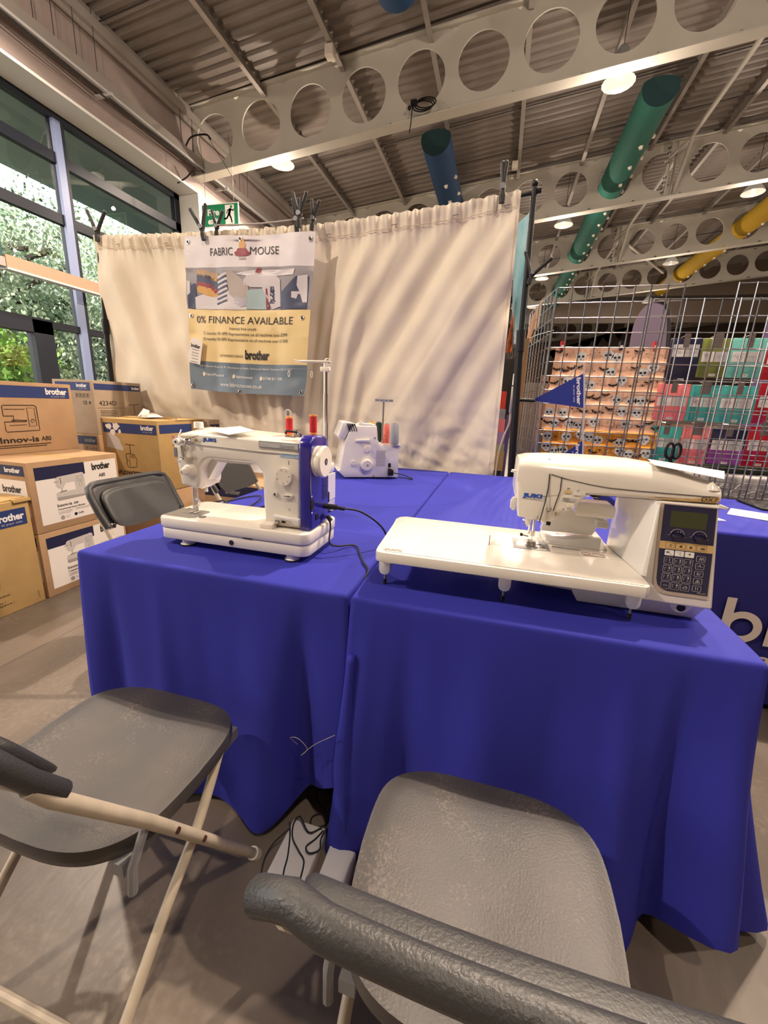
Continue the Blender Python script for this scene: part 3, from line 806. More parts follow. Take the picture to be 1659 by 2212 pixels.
for pts in ([(-.30,.92,.22),(-.335,.88,.08),(-.37,.88,.006),(-.41,.90,.006),(-.42,.93,.006),(-.39,.94,.006),(-.365,.90,.009),(-.345,.86,.006),(-.36,.83,.006),(-.39,.82,.006),(-.40,.845,.006),(-.375,.86,.009),(-.35,.83,.006),(-.345,.805,.03),(-.35,.79,.051)],
            [(-.35,.79,.051),(-.375,.77,.053),(-.41,.79,.07),(-.425,.78,.052),(-.41,.745,.052),(-.38,.72,.053),(-.355,.70,.053),(-.345,.66,.054)],
            [(-.435,.775,.06),(-.42,.75,.052),(-.40,.70,.052),(-.39,.66,.053),(-.37,.61,.03)],
            [(-.425,.76,.06),(-.46,.73,.03),(-.47,.70,.006),(-.45,.65,.006),(-.42,.60,.006)],
            [(-.34,.785,.053),(-.35,.76,.053),(-.365,.735,.053),(-.35,.72,.056),(-.33,.74,.05),(-.335,.765,.06),(-.31,.80,.12),(-.30,.86,.24)]):
    mb.tube(smoothcurve(pts,8),.0021,7)
tag(obj('power_lead',mb,M['rubber']),'tangle of looping thin black lead over the white socket box on the floor','cable')
mb=MB(); mb.tube(smoothcurve([(-.42,.80,.30),(-.435,.79,.325),(-.41,.785,.335),(-.385,.785,.31),(-.40,.78,.29),(-.36,.775,.34),(-.30,.76,.40)],8),.0008,6)
tag(obj('spare_lead',mb,M['greyprint']),'thin grey wire loop in front of the gap between the cloths','cable')
# ================================================================ FREE-ARM STRAIGHT STITCH MACHINE (left table)
X=Vector((1,0,0)); Zu=Vector((0,0,1)); Yv=Vector((0,1,0))
t=thing('sewing_machine','white sewing machine with a royal blue end cap on the left table','sewing machine',(-.70,1.05,TZ))
def rrect(x0,x1,y0,y1,r,n=6):
    out=[]
    for cx,cy,a0 in ((x1-r,y0+r,-90),(x1-r,y1-r,0),(x0+r,y1-r,90),(x0+r,y0+r,180)):
        for i in range(n+1):
            a=math.radians(a0+90*i/n); out.append((cx+r*math.cos(a),cy+r*math.sin(a)))
    return out
bx0,bx1,by0,by1=-.944,-.456,.942,1.158
mb=MB()
mb.prism(rrect(bx0+.003,bx1-.003,by0+.003,by1-.003,.026),'z',.764,.7965,r=.004)
mb.prism(rrect(bx0,bx1,by0,by1,.028),'z',.7985,.830,r=.005)
mb.prism(rrect(bx0+.004,bx1-.004,by0+.004,by1-.004,.026),'z',.796,.7995,mi=1)
# slot and knee-lift hole
mb.box(-.655,-.625,by0+.0015,by0+.004,.7965,.7995,2)
mb.cyl((-.693,by0+.004,.779),(-.693,by0+.0015,.779),.0075,n=20,mi=2)
base=obj('base',mb,[M['warmwhite'],M['lightgrey'],M['ink']],t)
for x in (-.86,-.515):
    for y in (.968,1.13):
        mb=MB(); mb.lathe([(.020,.746),(.021,.750),(.0165,.752),(.0165,.766)],(x,y,0),(0,0,1),20); f=obj('foot',mb,[M['white']],t)
        mb=MB(); mb.lathe([(.023,.7445),(.023,.7485),(.018,.7495)],(x,y,0),(0,0,1),20); obj('rubber_pad',mb,M['rubber'],f)
# body: head + arm + column outline seen from the front
def arc(cx,cz,r,a0,a1,n=8): return [(cx+r*math.cos(math.radians(a0+(a1-a0)*i/n)),cz+r*math.sin(math.radians(a0+(a1-a0)*i/n))) for i in range(n+1)]
ol=[(-.608,.830),(-.497,.830),(-.497,1.076),(-.56,1.081),(-.70,1.087),(-.84,1.088),(-.872,1.083),(-.893,1.070),(-.900,1.052),(-.898,1.02),(-.888,.955),(-.884,.925)]
ol+=[(-.876,.920),(-.835,.914),(-.824,.918)]+[(-.818,.93),(-.815,.955)]+list(reversed(arc(-.775,.966,.040,90,180,6)))[0:]+[(-.70,1.004)]+arc(-.65,.966,.038,90,0,7)+[(-.612,.90)]
mb=MB(); mb.prism(ol,'y',.985,1.088,r=.009,seg=3)
mb.v=[(x,y,z-(.013*max(0,min(1,(1.04-y)/.05)) if z>1.06 else 0)) for x,y,z in mb.v]
obj('body_shell',mb,M['warmwhite'],t,angle=40)
# parting line
mb=MB()
pts=[(-.900,.9835,1.048),(-.80,.9835,1.044),(-.62,.9835,1.038),(-.497,.9835,1.037)]
mb.tube(pts,.0014,6); obj('parting_line',mb,M['lightgrey'],t)
# rear web under the head
mb=MB(); mb.prism([(-.878,.925),(-.846,.905),(-.833,.912),(-.772,1.002),(-.79,1.01),(-.87,1.01)],'y',1.02,1.075,r=.006)
mb.cyl((-.846,1.045,.913),(-.846,1.045,.893),.006,n=12); mb.cyl((-.838,1.019,.962),(-.838,1.021,.962),.0018,n=8,mi=1)
obj('head_rear_shell',mb,[M['white'],M['ink']],t)
mb=MB(); mb.prism([(-.79,1.010),(-.63,1.010),(-.635,1.000),(-.66,.996),(-.77,.996)],'y',1.0,1.07,r=.004); obj('light_cover',mb,M['pearl'],t)
# presser-foot knob on top
mb=MB(); mb.lathe([(.0145,0),(.0135,.016),(.0125,.018),(.0,.0185)],(-.856,1.045,1.085),(0,0,1),24); obj('pressure_dial',mb,M['white'],t)
# thread guides and tension assembly
mb=MB(); mb.lathe([(.004,0),(.004,.012),(.0095,.012),(.0105,.016),(.0095,.024),(.0,.025)],(-.868,.985,1.050),(0,-1,0),20); mb.cyl((-.868,.9605,1.05),(-.868,.9595,1.05),.0035,n=10,mi=1)
obj('guide_knob',mb,[M['white'],M['ink']],t)
mb=MB(); mb.lathe([(.007,0),(.009,.003),(.007,.006),(.009,.009),(.006,.012),(.002,.013)],(-.846,.985,1.053),(0,-1,0),18)
mb.tube([(-.869,.975,1.062),(-.858,.976,1.084)],.0015,6); mb.tube([(-.832,.975,1.062),(-.805,.98,1.069)],.0012,6); mb.box(-.826,-.818,.972,.985,1.052,1.064); mb.box(-.862,-.836,.974,.984,1.060,1.067)
obj('thread_guide',mb,M['chrome'],t)
mb=MB(); mb.tube([(-.868,.982,1.038),(-.864,.981,1.00)],.0035,8); obj('take_up_slot',mb,M['greyprint'],t)
mb=MB(); mb.box(-.868,-.832,.972,.984,1.000,1.007); mb.cyl((-.866,.975,1.000),(-.856,.972,1.0005),.0045,n=10); mb.tube([(-.882,.975,.993),(-.866,.972,.990)],.0022,6); mb.tube([(-.84,.972,1.004),(-.838,.972,.998)],.0015,6); obj('tension_guide',mb,M['chrome'],t)
mb=MB(); mb.lathe([(.022,0),(.021,.004),(.017,.006),(.0175,.010),(.013,.013),(.014,.020),(.009,.022),(.009,.034),(.007,.037),(.0,.0375)],(-.845,.985,.968),(0,-1,0),28)
mb.cyl((-.845,.9475,.968),(-.845,.9468,.968),.003,n=10,mi=1)
obj('tension_dial',mb,[M['cream'],M['greyprint']],t)
mb=MB(); mb.box(-.897,-.888,.9835,.9845,1.003,1.031); obj('window_strip',mb,M['midgrey'],t)
mb=MB(); put_text(mb,'L',(-.899,.9845,1.034),X,Zu,hgt=.006,bold=0); mb.cyl((-.896,.9845,1.060),(-.896,.984,1.060),.005,n=14,mi=1); mb.cyl((-.883,.9845,1.058),(-.883,.984,1.058),.006,n=14,mi=2)
obj('warning_sticker',mb,[M['ink'],mat('pink_print',(.6,.2,.2),.5),M['lightprint']],t)
# needle bar, presser foot
nx,ny=-.868,1.022
mb=MB(); mb.cyl((nx-.006,ny,.842),(nx-.006,ny,.925),.0034,n=12); mb.cyl((nx+.008,ny,.860),(nx+.008,ny,.925),.0028,n=12); mb.cyl((nx+.001,ny-.006,.88),(nx+.001,ny-.006,.925),.0018,n=10)
mb.box(nx-.004,nx+.012,ny-.006,ny+.006,.856,.872); mb.cyl((nx-.002,ny,.833),(nx-.002,ny,.85),.001,n=6); mb.cyl((nx+.012,ny-.002,.864),(nx+.020,ny-.004,.864),.003,n=10)
mb.box(nx-.022,nx-.012,ny-.004,ny+.004,.915,.922)
obj('needle_bar',mb,M['chrome'],t)
mb=MB(); mb.box(nx-.012,nx-.004,ny-.02,ny+.008,.8325,.8345); mb.box(nx+.001,nx+.009,ny-.02,ny+.008,.8325,.8345); mb.box(nx-.012,nx+.009,ny,ny+.010,.834,.852); mb.tube([(nx-.012,ny,.84),(nx-.022,ny-.004,.842),(nx-.024,ny-.01,.838)],.0013,6)
obj('presser_foot',mb,M['chrome'],t)
mb=MB(); mb.prism([(-.936,.962),(-.842,.962),(-.831,.972),(-.831,1.036),(-.842,1.046),(-.936,1.046)],'z',.8298,.8312); mb.box(-.9,-.842,.998,.9995,.8312,.8316,1); mb.cyl((-.817,.985,.8298),(-.817,.985,.8312),.011,n=20,mi=0); mb.cyl((-.817,.985,.8312),(-.817,.985,.8316),.006,n=20,mi=1)
obj('needle_plate',mb,[M['brushed'],M['midgrey']],t)
# decals
mb=MB(); put_text(mb,'JUKI',(-.797,.9845,1.0555),X,Zu,w=.044,hgt=.0085,bold=.06); obj('maker_lettering',mb,M['blueprint'],t)
mb=MB(); mb.prism([(-.617,1.050),(-.499,1.048),(-.499,1.066),(-.617,1.067)],'y',.982,.9847,mi=0); mb.prism([(-.615,1.052),(-.501,1.050),(-.501,1.064),(-.615,1.065)],'y',.9815,.982,mi=1)
put_text(mb,'TL-2010Q',(-.612,.9812,1.056),X,Zu,w=.028,hgt=.004,bold=.02,mi=2); put_text(mb,'Sumato',(-.555,.9812,1.0525),X,Zu,w=.044,hgt=.0095,bold=.0,mi=3,shear=.2)
obj('name_plate',mb,[M['midgrey'],M['lightgrey'],M['lightprint'],M['midgrey']],t)
mb=MB(); mb.prism(rrect(-.558,-.500,1.0275,1.0375,.0045),'y',.9838,.9848,mi=0)
put_text(mb,'Industrial Technology',(-.553,.9835,1.0305),X,Zu,w=.048,hgt=.0042,bold=.0,mi=1,shear=.2); obj('technology_sticker',mb,[mat('pale_blue_sticker',(.50,.66,.80),.4),mat('mid_blue_print',(.1,.35,.62),.5)],t)
# stitch length dial
mb=MB(); dc=(-.5415,.985,.976)
mb.lathe([(.0245,0),(.0245,.010),(.0235,.012),(.0,.0122)],dc,(0,-1,0),48)
for k in range(9):
    a=math.radians(-22+k*5.2); mb.tube([(dc[0]+.0248*math.cos(a),.984,dc[2]+.0248*math.sin(a)),(dc[0]+.0248*math.cos(a),.974,dc[2]+.0248*math.sin(a))],.0007,5,mi=1)
d=obj('stitch_length_dial',mb,[M['cream'],M['paper']],t)
mb=MB()
for k,ch_ in enumerate('0123456'):
    a=math.radians(200-k*48); r=.0185; c=Vector((dc[0]+r*math.cos(a),.9725,dc[2]+r*math.sin(a))); up=Vector((math.cos(a),0,math.sin(a))); xd=Vector((math.sin(a),0,-math.cos(a)))
    put_text(mb,ch_,c-xd*.0018-up*.0025,xd,up,hgt=.005,bold=.01)
obj('dial_numbers',mb,M['ink'],d)
mb=MB(); mb.box(-.5305,-.5295,.9842,.9849,1.008,1.019); obj('dial_pointer_mark',mb,M['ink'],t)
mb=MB(); put_text(mb,'U',(-.5330,.9845,.881),X,Zu,hgt=.006,bold=0.); obj('reverse_mark',mb,M['ink'],t)
mb=MB(); mb.box(-.576,-.570,.9842,.9849,.846,.848); mb.box(-.568,-.562,.9842,.9849,.846,.848); obj('feed_dog_mark',mb,M['ink'],t)
mb=MB(); mb.prism(rrect(-.556,-.543,.843,.849,.0028),'y',.9842,.9849); obj('feed_dog_mark',mb,M['ink'],t)
for nm,x,z,w,hh in (('needle_button',-.571,.9235,.0155,.0155),('thread_cutter_button',-.531,.922,.031,.0125)):
    mb=MB(); mb.prism(rrect(x-w/2,x+w/2,z-hh/2,z+hh/2,min(w,hh)/2*.98),'y',.9825,.985,mi=1); mb.prism(rrect(x-w/2+.001,x+w/2-.001,z-hh/2+.001,z+hh/2-.001,min(w,hh)/2*.9),'y',.9795,.9826,r=.0008,mi=0)
    if w>.02:
        for s in (-1,1): mb.tube([(x-.004,.9793,z-s*.002),(x+.004,.9793,z+s*.0025)],.0005,5,mi=2)
    else: mb.box(x-.0015,x+.0015,.9790,.9796,z-.004,z+.004,2); mb.box(x-.004,x-.0025,.9790,.9796,z-.002,z+.003,2)
    obj(nm,mb,[M['cream'],M['lightgrey'],M['ink']],t)
# reverse lever
mb=MB(); mb.prism([(-.571,.868),(-.571,.862),(-.515,.856),(-.506,.846),(-.494,.846),(-.494,.862),(-.506,.866),(-.52,.865)],'y',.966,.984,r=.002); obj('reverse_lever',mb,M['white'],t)
mb=MB(); mb.rbox(-.606,-.568,.955,.986,.8302,.843,.002); mb.box(-.570,-.560,.968,.985,.843,.845,1); obj('seam_guide_block',mb,[M['cream'],M['greyprint']],t)
# blue end cap
cap=[(.978,.830),(1.100,.830),(1.100,1.045)]+arc(1.062,1.048,.038,0,90,6)[1:]+[(1.03,1.088)]+arc(1.014,1.052,.036,90,180,6)
mb=MB(); mb.prism(cap,'x',-.499,-.463,r=.006,seg=3)
endcap=obj('end_cap',mb,M['royal'],t,angle=40)
mb=MB()
for k in range(10): mb.box(-.4635,-.4615,1.055,1.094,.905+k*.0062,.9075+k*.0062)
obj('vent_slots',mb,M['navy'],endcap)
mb=MB(); mb.box(-.4645,-.461,1.008,1.024,.855,.872); mb.box(-.4645,-.460,.976,.990,.893,.918); mb.cyl((-.462,1.0,.885),(-.4605,1.0,.885),.002,n=8)
obj('switch',mb,M['black'],endcap)
mb=MB(); 
for z in (.928,.882): mb.sphere((-.4625,.984,z),.003,8,sc=(.3,1.2,.7))
for z in (.916,.908,.900): mb.sphere((-.4625,.992,z),.0008,6)
obj('speed_marks',mb,M['textwhite'],endcap)
# hand wheel
mb=MB(); mb.lathe([(.038,0),(.0415,.003),(.042,.008),(.0405,.012),(.0425,.016),(.043,.026),(.040,.030),(.0,.0302)],(-.468,1.022,1.019),(1,0,0),48); mb.cyl((-.4378,1.022,1.019),(-.4372,1.022,1.019),.009,n=24,mi=1); mb.cyl((-.4373,1.022,1.019),(-.4368,1.022,1.019),.006,n=20,mi=2)
obj('hand_wheel',mb,[M['cream'],M['black'],M['brushed']],t)
# spools: separate things standing on the machine
def spool(x,y,z,h,label,name='thread_spool'):
    s=thing(name,label,'thread spool',(x,y,z),'red thread spools')
    mb=MB(); mb.lathe([(.0105,0),(.011,.002),(.0105,.004),(.009,.005)],(x,y,z),(0,0,1),24); mb.lathe([(.009,h-.005),(.0105,h-.004),(.011,h-.002),(.0105,h),(0,h)],(x,y,z),(0,0,1),24); obj('flanges',mb,M['orange'],s)
    mb=MB(); mb.lathe([(.0095,.004),(.0098,.008),(.0098,h-.008),(.0095,h-.004)],(x,y,z),(0,0,1),24); obj('thread',mb,M['red'],s)
    return s
spool(-.572,1.070,1.0805,.050,'left red thread spool on the blue-capped machine, a clear cap above it')
spool(-.484,1.040,1.0885,.052,'right red thread spool, on the blue end cap of the machine')
mb=MB(); mb.tube([(-.5755+.0095*math.cos(a),1.070,1.1405+.0095*math.sin(a)) for a in [2*PI*i/24 for i in range(24)]],.0014,6,closed=True); mb.cyl((-.5755,1.069,1.1405),(-.5755,1.071,1.1405),.0095,n=24,mi=1); mb.box(-.578,-.573,1.0675,1.0685,1.135,1.146,2)
tag(obj('spool_cap',mb,[M['white'],M['lightgrey'],M['midgrey']]),'round clear cap standing on the left red spool','spool cap')
mb=MB(); mb.tube([(-.556,1.02,1.086),(-.556,1.02,1.092),(-.552,1.018,1.095),(-.535,1.018,1.094),(-.521,1.018,1.092)],.0028,8); mb.box(-.53,-.512,1.015,1.030,1.080,1.088,1); mb.cyl((-.527,1.022,1.084),(-.527,1.022,1.099),.003,n=10,mi=1); mb.tube([(-.535,1.022,1.098),(-.512,1.022,1.098)],.001,6,mi=1); mb.cyl((-.517,1.022,1.082),(-.517,1.022,1.090),.006,n=14,mi=1); mb.box(-.555,-.525,1.012,1.018,1.0785,1.082,1)
obj('bobbin_winder',mb,[M['black'],M['chrome']],t)
# price card lying on the arm
def card(label,c,u,v,w,d,parts=True,th=.0012):
    u=Vector(u).normalized(); v=Vector(v).normalized(); n=u.cross(v).normalized(); c=Vector(c)
    mb=MB()
    P=[c+u*a*w/2+v*b*d/2+n*k*th for k in (0,1) for a,b in ((-1,-1),(1,-1),(1,1),(-1,1))]
    mb.add(P,[(0,3,2,1),(4,5,6,7),(0,1,5,4),(1,2,6,5),(2,3,7,6),(3,0,4,7)],0)
    for k in range(5):
        a=-.30+.12*k; 
        q=c+v*d*a*1.2+n*(th+.0004)
        for s0,s1 in ((-.38,-.12),(-.05,.2)):
            mb.add([q+u*w*s0,q+u*w*s1,q+u*w*s1+v*d*.03,q+u*w*s0+v*d*.03],[(0,1,2,3)],1)
    return tag(obj('price_card',mb,[M['paper'],M['greyprint']]),label,'card')
def card4(label,P4_,th=.0012):
    P4_=[Vector(p) for p in P4_]; n=(P4_[1]-P4_[0]).cross(P4_[3]-P4_[0]).normalized()
    mb=MB(); P=P4_+[p+n*th for p in P4_]; mb.add(P,[(0,3,2,1),(4,5,6,7),(0,1,5,4),(1,2,6,5),(2,3,7,6),(3,0,4,7)],0)
    u=P4_[1]-P4_[0]; v=P4_[3]-P4_[0]
    for k in range(4):
        q=P4_[0]+v*(.18+.19*k)+n*(th+.0004)
        mb.add([q+u*.08,q+u*.34,q+u*.34+v*.04,q+u*.08+v*.04],[(0,1,2,3)],1)
    return tag(obj('price_card',mb,[M['paper'],M['greyprint']]),label,'card')
card4('white card lying on the arm of the machine with the blue end cap',[(-.797,1.003,1.0855),(-.706,.977,1.0772),(-.640,1.005,1.0900),(-.720,1.052,1.0965)])

# ================================================================ SECOND OVERLOCKER BEHIND IT (mostly hidden)
t=thing('overlocker','white overlocker with a tall thread stand, mostly hidden behind the blue-capped machine','overlocker',(-.69,1.47,TZ))
mb=MB(); mb.rbox(-.83,-.612,1.38,1.53,.757,.905,.012); mb.rbox(-.83,-.614,1.385,1.525,.905,.945,.010,mi=1); mb.rbox(-.82,-.622,1.39,1.52,.945,.985,.014)
mb.rbox(-.6125,-.6105,1.40,1.52,.80,.905,.001,1,mi=1)
obj('body',mb,[M['white'],M['pearl']],t)
mb=MB(); mb.cyl((-.632,1.45,.985),(-.628,1.45,1.02),.012,.004,n=16); obj('spool_cone_holder',mb,M['cream'],t)
for x in (-.80,-.63):
    for y in (1.40,1.51):
        mb=MB(); mb.cyl((x,y,.746),(x,y,.758),.012,n=14); obj('foot',mb,M['cream'],t)
mb=MB(); mb.box(-.63,-.6095,1.40,1.43,.858,.875,0); mb.rbox(-.62,-.596,1.40,1.43,.80,.845,.006); obj('socket_plug',mb,M['black'],t)
mb=MB(); z=.975
for k,(l,r) in enumerate(((.12,.0105),(.11,.009),(.11,.0078))): mb.cyl((-0.647,1.50,z),(-0.647,1.50,z+l),r,n=16); mb.cyl((-0.647,1.50,z+l-.003),(-0.647,1.50,z+l),r+.001,n=16); z+=l
obj('telescopic_mast',mb,M['chrome'],t)
mb=MB(); mb.rbox(-0.667,-0.630,1.49,1.512,1.285,1.303,.004); mb.tube([(-0.662,1.50,1.293),(-0.712,1.50,1.293),(-0.797,1.50,1.293)],.0011,6,mi=1)
mb.rbox(-0.747,-0.628,1.49,1.512,1.318,1.325,.003); mb.rbox(-0.650,-0.634,1.492,1.51,1.303,1.32,.003); mb.tube([(-0.747,1.50,1.322),(-0.777,1.50,1.326),(-0.777,1.50,1.320),(-0.747,1.50,1.318)],.002,6)
mb.tube([(-0.634,1.50,1.322),(-0.626,1.50,1.33),(-0.642,1.50,1.333),(-0.652,1.50,1.326)],.0016,6)
for x in (-0.800,-0.704): mb.tube([(x+.004*math.cos(a),1.50,1.275+.011*math.sin(a)) for a in [2*PI*i/16 for i in range(16)]],.0013,6,closed=True)
obj('thread_arm',mb,[M['cream'],M['midgrey']],t)

# ================================================================ OVERLOCKER AT THE BACK OF THE LEFT TABLE
a0=Vector((-.846,2.218,0)); dd=Vector((.297,.161,0)).normalized(); nn=Vector((-dd.y,dd.x,0))
t=thing('overlocker','white overlocker with four thread cones at the back of the left table','overlocker',(-.75,2.35,TZ))
def L2W(u,d,z): return a0+dd*u+nn*d+Vector((0,0,z))
MX=Matrix(((dd.x,nn.x,0,a0.x),(dd.y,nn.y,0,a0.y),(0,0,1,0),(0,0,0,1)))
side=[(.012,.752),(-.030,.79),(-.015,.80),(.010,.95),(.045,1.040),(.062,1.052),(.195,1.052),(.200,1.02),(.203,.975),(.216,.955),(.235,.945),(.335,.944),(.337,.752)]
mb=MB(); mb.prism(side,'y',0,.26,r=.007,seg=2,mtx=MX); obj('body',mb,M['pearl'],t)
mb=MB(); mb.prism([(-.028,.99),(.0,1.066),(.02,1.072),(.075,1.062),(.04,1.03),(.012,.975),(-.018,.972)],'y',.015,.24,r=.006,mtx=MX); obj('front_cover',mb,M['white'],t)
mb=MB()
for k in range(4):
    u=.022+k*.013; mb.prism([(u,1.062),(u+.005,1.063),(u+.020,1.020),(u+.015,1.019)],'y',-.0012+0*k,.03,mtx=MX)
obj('vent_slots',mb,M['ink'],t)
mb=MB(); 
def sidecyl(mb,u,z,r,dep,mi=0,n=24,d0=0): mb.lathe([(r,0),(r,dep*.8),(r*.92,dep),(0,dep)],L2W(u,d0,z),-nn,n,mi)
sidecyl(mb,.140,.828,.036,.022,n=36); sidecyl(mb,.140,.828,.031,.026); sidecyl(mb,.142,.828,.007,.0275,1); 
obj('hand_wheel',mb,[M['cream'],M['greyprint']],t)
for u,z,r in ((.140,.923,.018),(.063,.841,.015)):
    mb=MB(); sidecyl(mb,u,z,r,.018); obj('adjusting_knob',mb,M['cream'],t)
mb=MB(); mb.prism([(.070,.972),(.15,.978),(.158,.972),(.15,.962),(.07,.964)],'y',-.012,0,r=.002,mtx=MX); sidecyl(mb,.152,.970,.009,.014); obj('cutting_width_lever',mb,M['white'],t)
mb=MB()
for uz in ((.185,.985),(.185,.760)): sidecyl(mb,uz[0],uz[1],.006,.0015,0)
obj('screw_recess',mb,M['greyprint'],t)
mb=MB()
for i in range(6):
    for j in range(14): mb.prism(rrect(.197+i*.0095,.203+i*.0095,.820+j*.0068,.824+j*.0068,.001,1),'y',-.0012,0.001,mtx=MX)
o=obj('speaker_style_vent',mb,M['greyprint'],t); o.name='side_vent'
mb=MB(); mb.prism([(.272,.814),(.288,.814),(.288,.838),(.272,.838)],'y',-.002,0,mtx=MX); mb.prism([(.270,.768),(.300,.768),(.300,.800),(.285,.808),(.270,.808)],'y',-.03,0,r=.003,mtx=MX); obj('socket_plug',mb,M['black'],t)
mb=MB(); mb.prism(rrect(.285,.345,.925,.944,.006),'y',.0,.05,r=.003,mtx=MX); mb.prism([(.29,.944),(.34,.944),(.34,.949),(.29,.949)],'y',-.01,.25,mtx=MX); obj('spool_shelf',mb,M['cream'],t)
mb=MB(); mb.cyl(L2W(.258,.13,.945),L2W(.258,.13,1.20),.006,n=12); obj('telescopic_mast',mb,M['brushed'],t)
mb=MB(); mb.prism([(.203,1.192),(.317,1.192),(.317,1.208),(.203,1.208)],'y',.124,.130,mtx=MX,mi=0)
for k in range(4): mb.prism([(.208+k*.028,1.198),(.228+k*.028,1.198),(.228+k*.028,1.203),(.208+k*.028,1.203)],'y',.122,.1245,mtx=MX,mi=1)
obj('thread_arm',mb,[M['lightgrey'],M['midgrey']],t)
mb=MB(); mb.tube([L2W(.09,.02,1.055),L2W(.10,.02,1.075),L2W(.12,.02,1.06),L2W(.16,.03,1.062),L2W(.185,.03,1.056)],.006,8); mb.prism([(.085,1.052),(.19,1.052),(.19,1.060),(.1,1.064)],'y',.01,.12,mtx=MX); obj('tension_cover',mb,M['white'],t)
cols=[('yellow_thread',(.75,.42,.02),'yellow'),('green_thread',(.012,.035,.022),'dark green'),('coral_thread',(.72,.16,.12),'coral'),('grey_thread',(.30,.31,.33),'grey')]
for k,((mn,c,w),(u,d,z,r,hh)) in enumerate(zip(cols,((.203,.20,.95,.020,.125),(.238,.15,.95,.021,.125),(.268,.06,.950,.020,.118),(.306,.012,.950,.027,.125)))):
    s=thing('thread_cone','%s thread cone on the overlocker at the back of the left table'%w,'thread cone',L2W(u,d,z))
    s['group']='thread cones on the back overlocker'
    mb=MB(); mb.lathe([(r,0),(r*1.02,.01),(r*.85,hh-.012),(r*.7,hh-.006)],L2W(u,d,z),(0,0,1),24); obj('thread',mb,mat(mn,c,.7,bump=.5,bump_scale=260),s)
    mb=MB(); mb.lathe([(r*.6,hh-.01),(r*.55,hh),(r*.3,hh),(0,hh-.003)],L2W(u,d,z),(0,0,1),20); obj('cone_tip',mb,M['greyprint'],s)
# ================================================================ WIDE MACHINE WITH EXTENSION TABLE (middle table)
t=thing('computer_sewing_machine','ivory computerised sewing machine with a navy number panel and a wide extension table','sewing machine',(.26,1.03,TZ))
def FY(z): return .978-.2*(1.0-z)
def loft(mb,secs,mi=None,capends=True):
    n=len(secs[0]); vs=[v for s in secs for v in s]
    fs=[(k*n+i,k*n+(i+1)%n,(k+1)*n+(i+1)%n,(k+1)*n+i) for k in range(len(secs)-1) for i in range(n)]
    if capends: fs += [tuple(reversed(range(n))),tuple((len(secs)-1)*n+i for i in range(n))]
    b=bmesh.new(); V=[b.verts.new(v) for v in vs]
    for f in fs:
        try: b.faces.new([V[i] for i in f])
        except Exception: pass
    bmesh.ops.recalc_face_normals(b,faces=b.faces); mb.bm(b,mi)
def hexa(mb,c,r=.004,seg=2,mi=None):
    b=bmesh.new(); V=[b.verts.new(v) for v in c]
    for f in ((0,3,2,1),(4,5,6,7),(0,1,5,4),(1,2,6,5),(2,3,7,6),(3,0,4,7)): b.faces.new([V[i] for i in f])
    bmesh.ops.recalc_face_normals(b,faces=b.faces)
    if r: bmesh.ops.bevel(b,geom=b.edges[:],offset=r,segments=seg,affect='EDGES',profile=.5)
    mb.bm(b,mi)
# lower base tapering to the table
mb=MB()
hexa(mb,[(.222,.966,.747),(.461,.966,.747),(.455,1.14,.747),(.215,1.14,.747),(.195,.946,.795),(.474,.942,.795),(.466,1.15,.795),(.19,1.15,.795)],.004)
hexa(mb,[(.10,.985,.768),(.225,.975,.768),(.22,1.13,.768),(.10,1.13,.768),(.095,.975,.815),(.23,.965,.815),(.23,1.15,.815),(.095,1.15,.815)],.003)
obj('lower_base',mb,M['pearl'],t)
mb=MB(); hexa(mb,[(.05,1.0,.815),(.36,1.0,.815),(.36,1.15,.815),(.05,1.15,.815),(.05,1.0,.8405),(.36,1.0,.8405),(.36,1.15,.8405),(.05,1.15,.8405)],.003); obj('free_arm',mb,M['pearl'],t)
# column housing with leaning face
mb=MB()
hexa(mb,[(.337,FY(.785),.785),(.476,FY(.785),.785),(.466,1.15,.785),(.325,1.15,.785),(.343,FY(1.003),1.003),(.4615,FY(1.003),1.003),(.452,1.15,1.003),(.318,1.15,1.003)],.006,3)
obj('column_housing',mb,M['warmwhite'],t)
# slanted inner cheek between opening and panel
mb=MB(); hexa(mb,[(.330,.935,.842),(.340,.930,.842),(.340,1.14,.842),(.308,1.14,.842),(.345,.965,.995),(.350,.965,.995),(.340,1.14,.995),(.310,1.14,.995)],.002,2); obj('inner_cheek',mb,M['pearl'],t)
# arm: lofted rounded sections
def sec(x,yf,yb,zb,zt,rf=.035,rb=.03,bulge=.006,n=7,skew=0.):
    pts=[(x,yf+.012,zb),(x,yf,zb+.008),(x,yf,(zb+zt-rf)/2),(x,yf,zt-rf)]
    for i in range(1,n+1):
        a=math.radians(180-90*i/n); pts.append((x+skew*i/n,yf+rf*1.5+rf*1.5*math.cos(a),zt-rf+rf*math.sin(a)))
    for i in range(n+1):
        a=math.radians(90-90*i/n); pts.append((x,yb-rb+rb*math.cos(a),zt-rb+rb*math.sin(a)))
    pts += [(x,yb,zb+.008),(x,yb-.01,zb)]
    return [Vector(p) for p in pts]
mb=MB()
secs=[sec(.0535,.985,1.12,.985,1.058,.02),sec(.056,.975,1.13,.98,1.066,.022),sec(.075,.971,1.14,.98,1.0705,.026),sec(.125,.9715,1.145,.982,1.074,.034),sec(.18,.9725,1.148,.992,1.0755,.038),sec(.215,.974,1.15,.998,1.0757,.039),sec(.25,.978,1.15,.999,1.076,.040),sec(.31,.980,1.15,1.001,1.074,.042),sec(.38,.981,1.15,1.001,1.066,.044),sec(.43,.982,1.148,1.001,1.052,.040),sec(.455,.982,1.145,1.001,1.043,.030),sec(.463,.985,1.14,1.003,1.038,.022)]
loft(mb,secs); obj('arm_shell',mb,M['warmwhite'],t,angle=50)
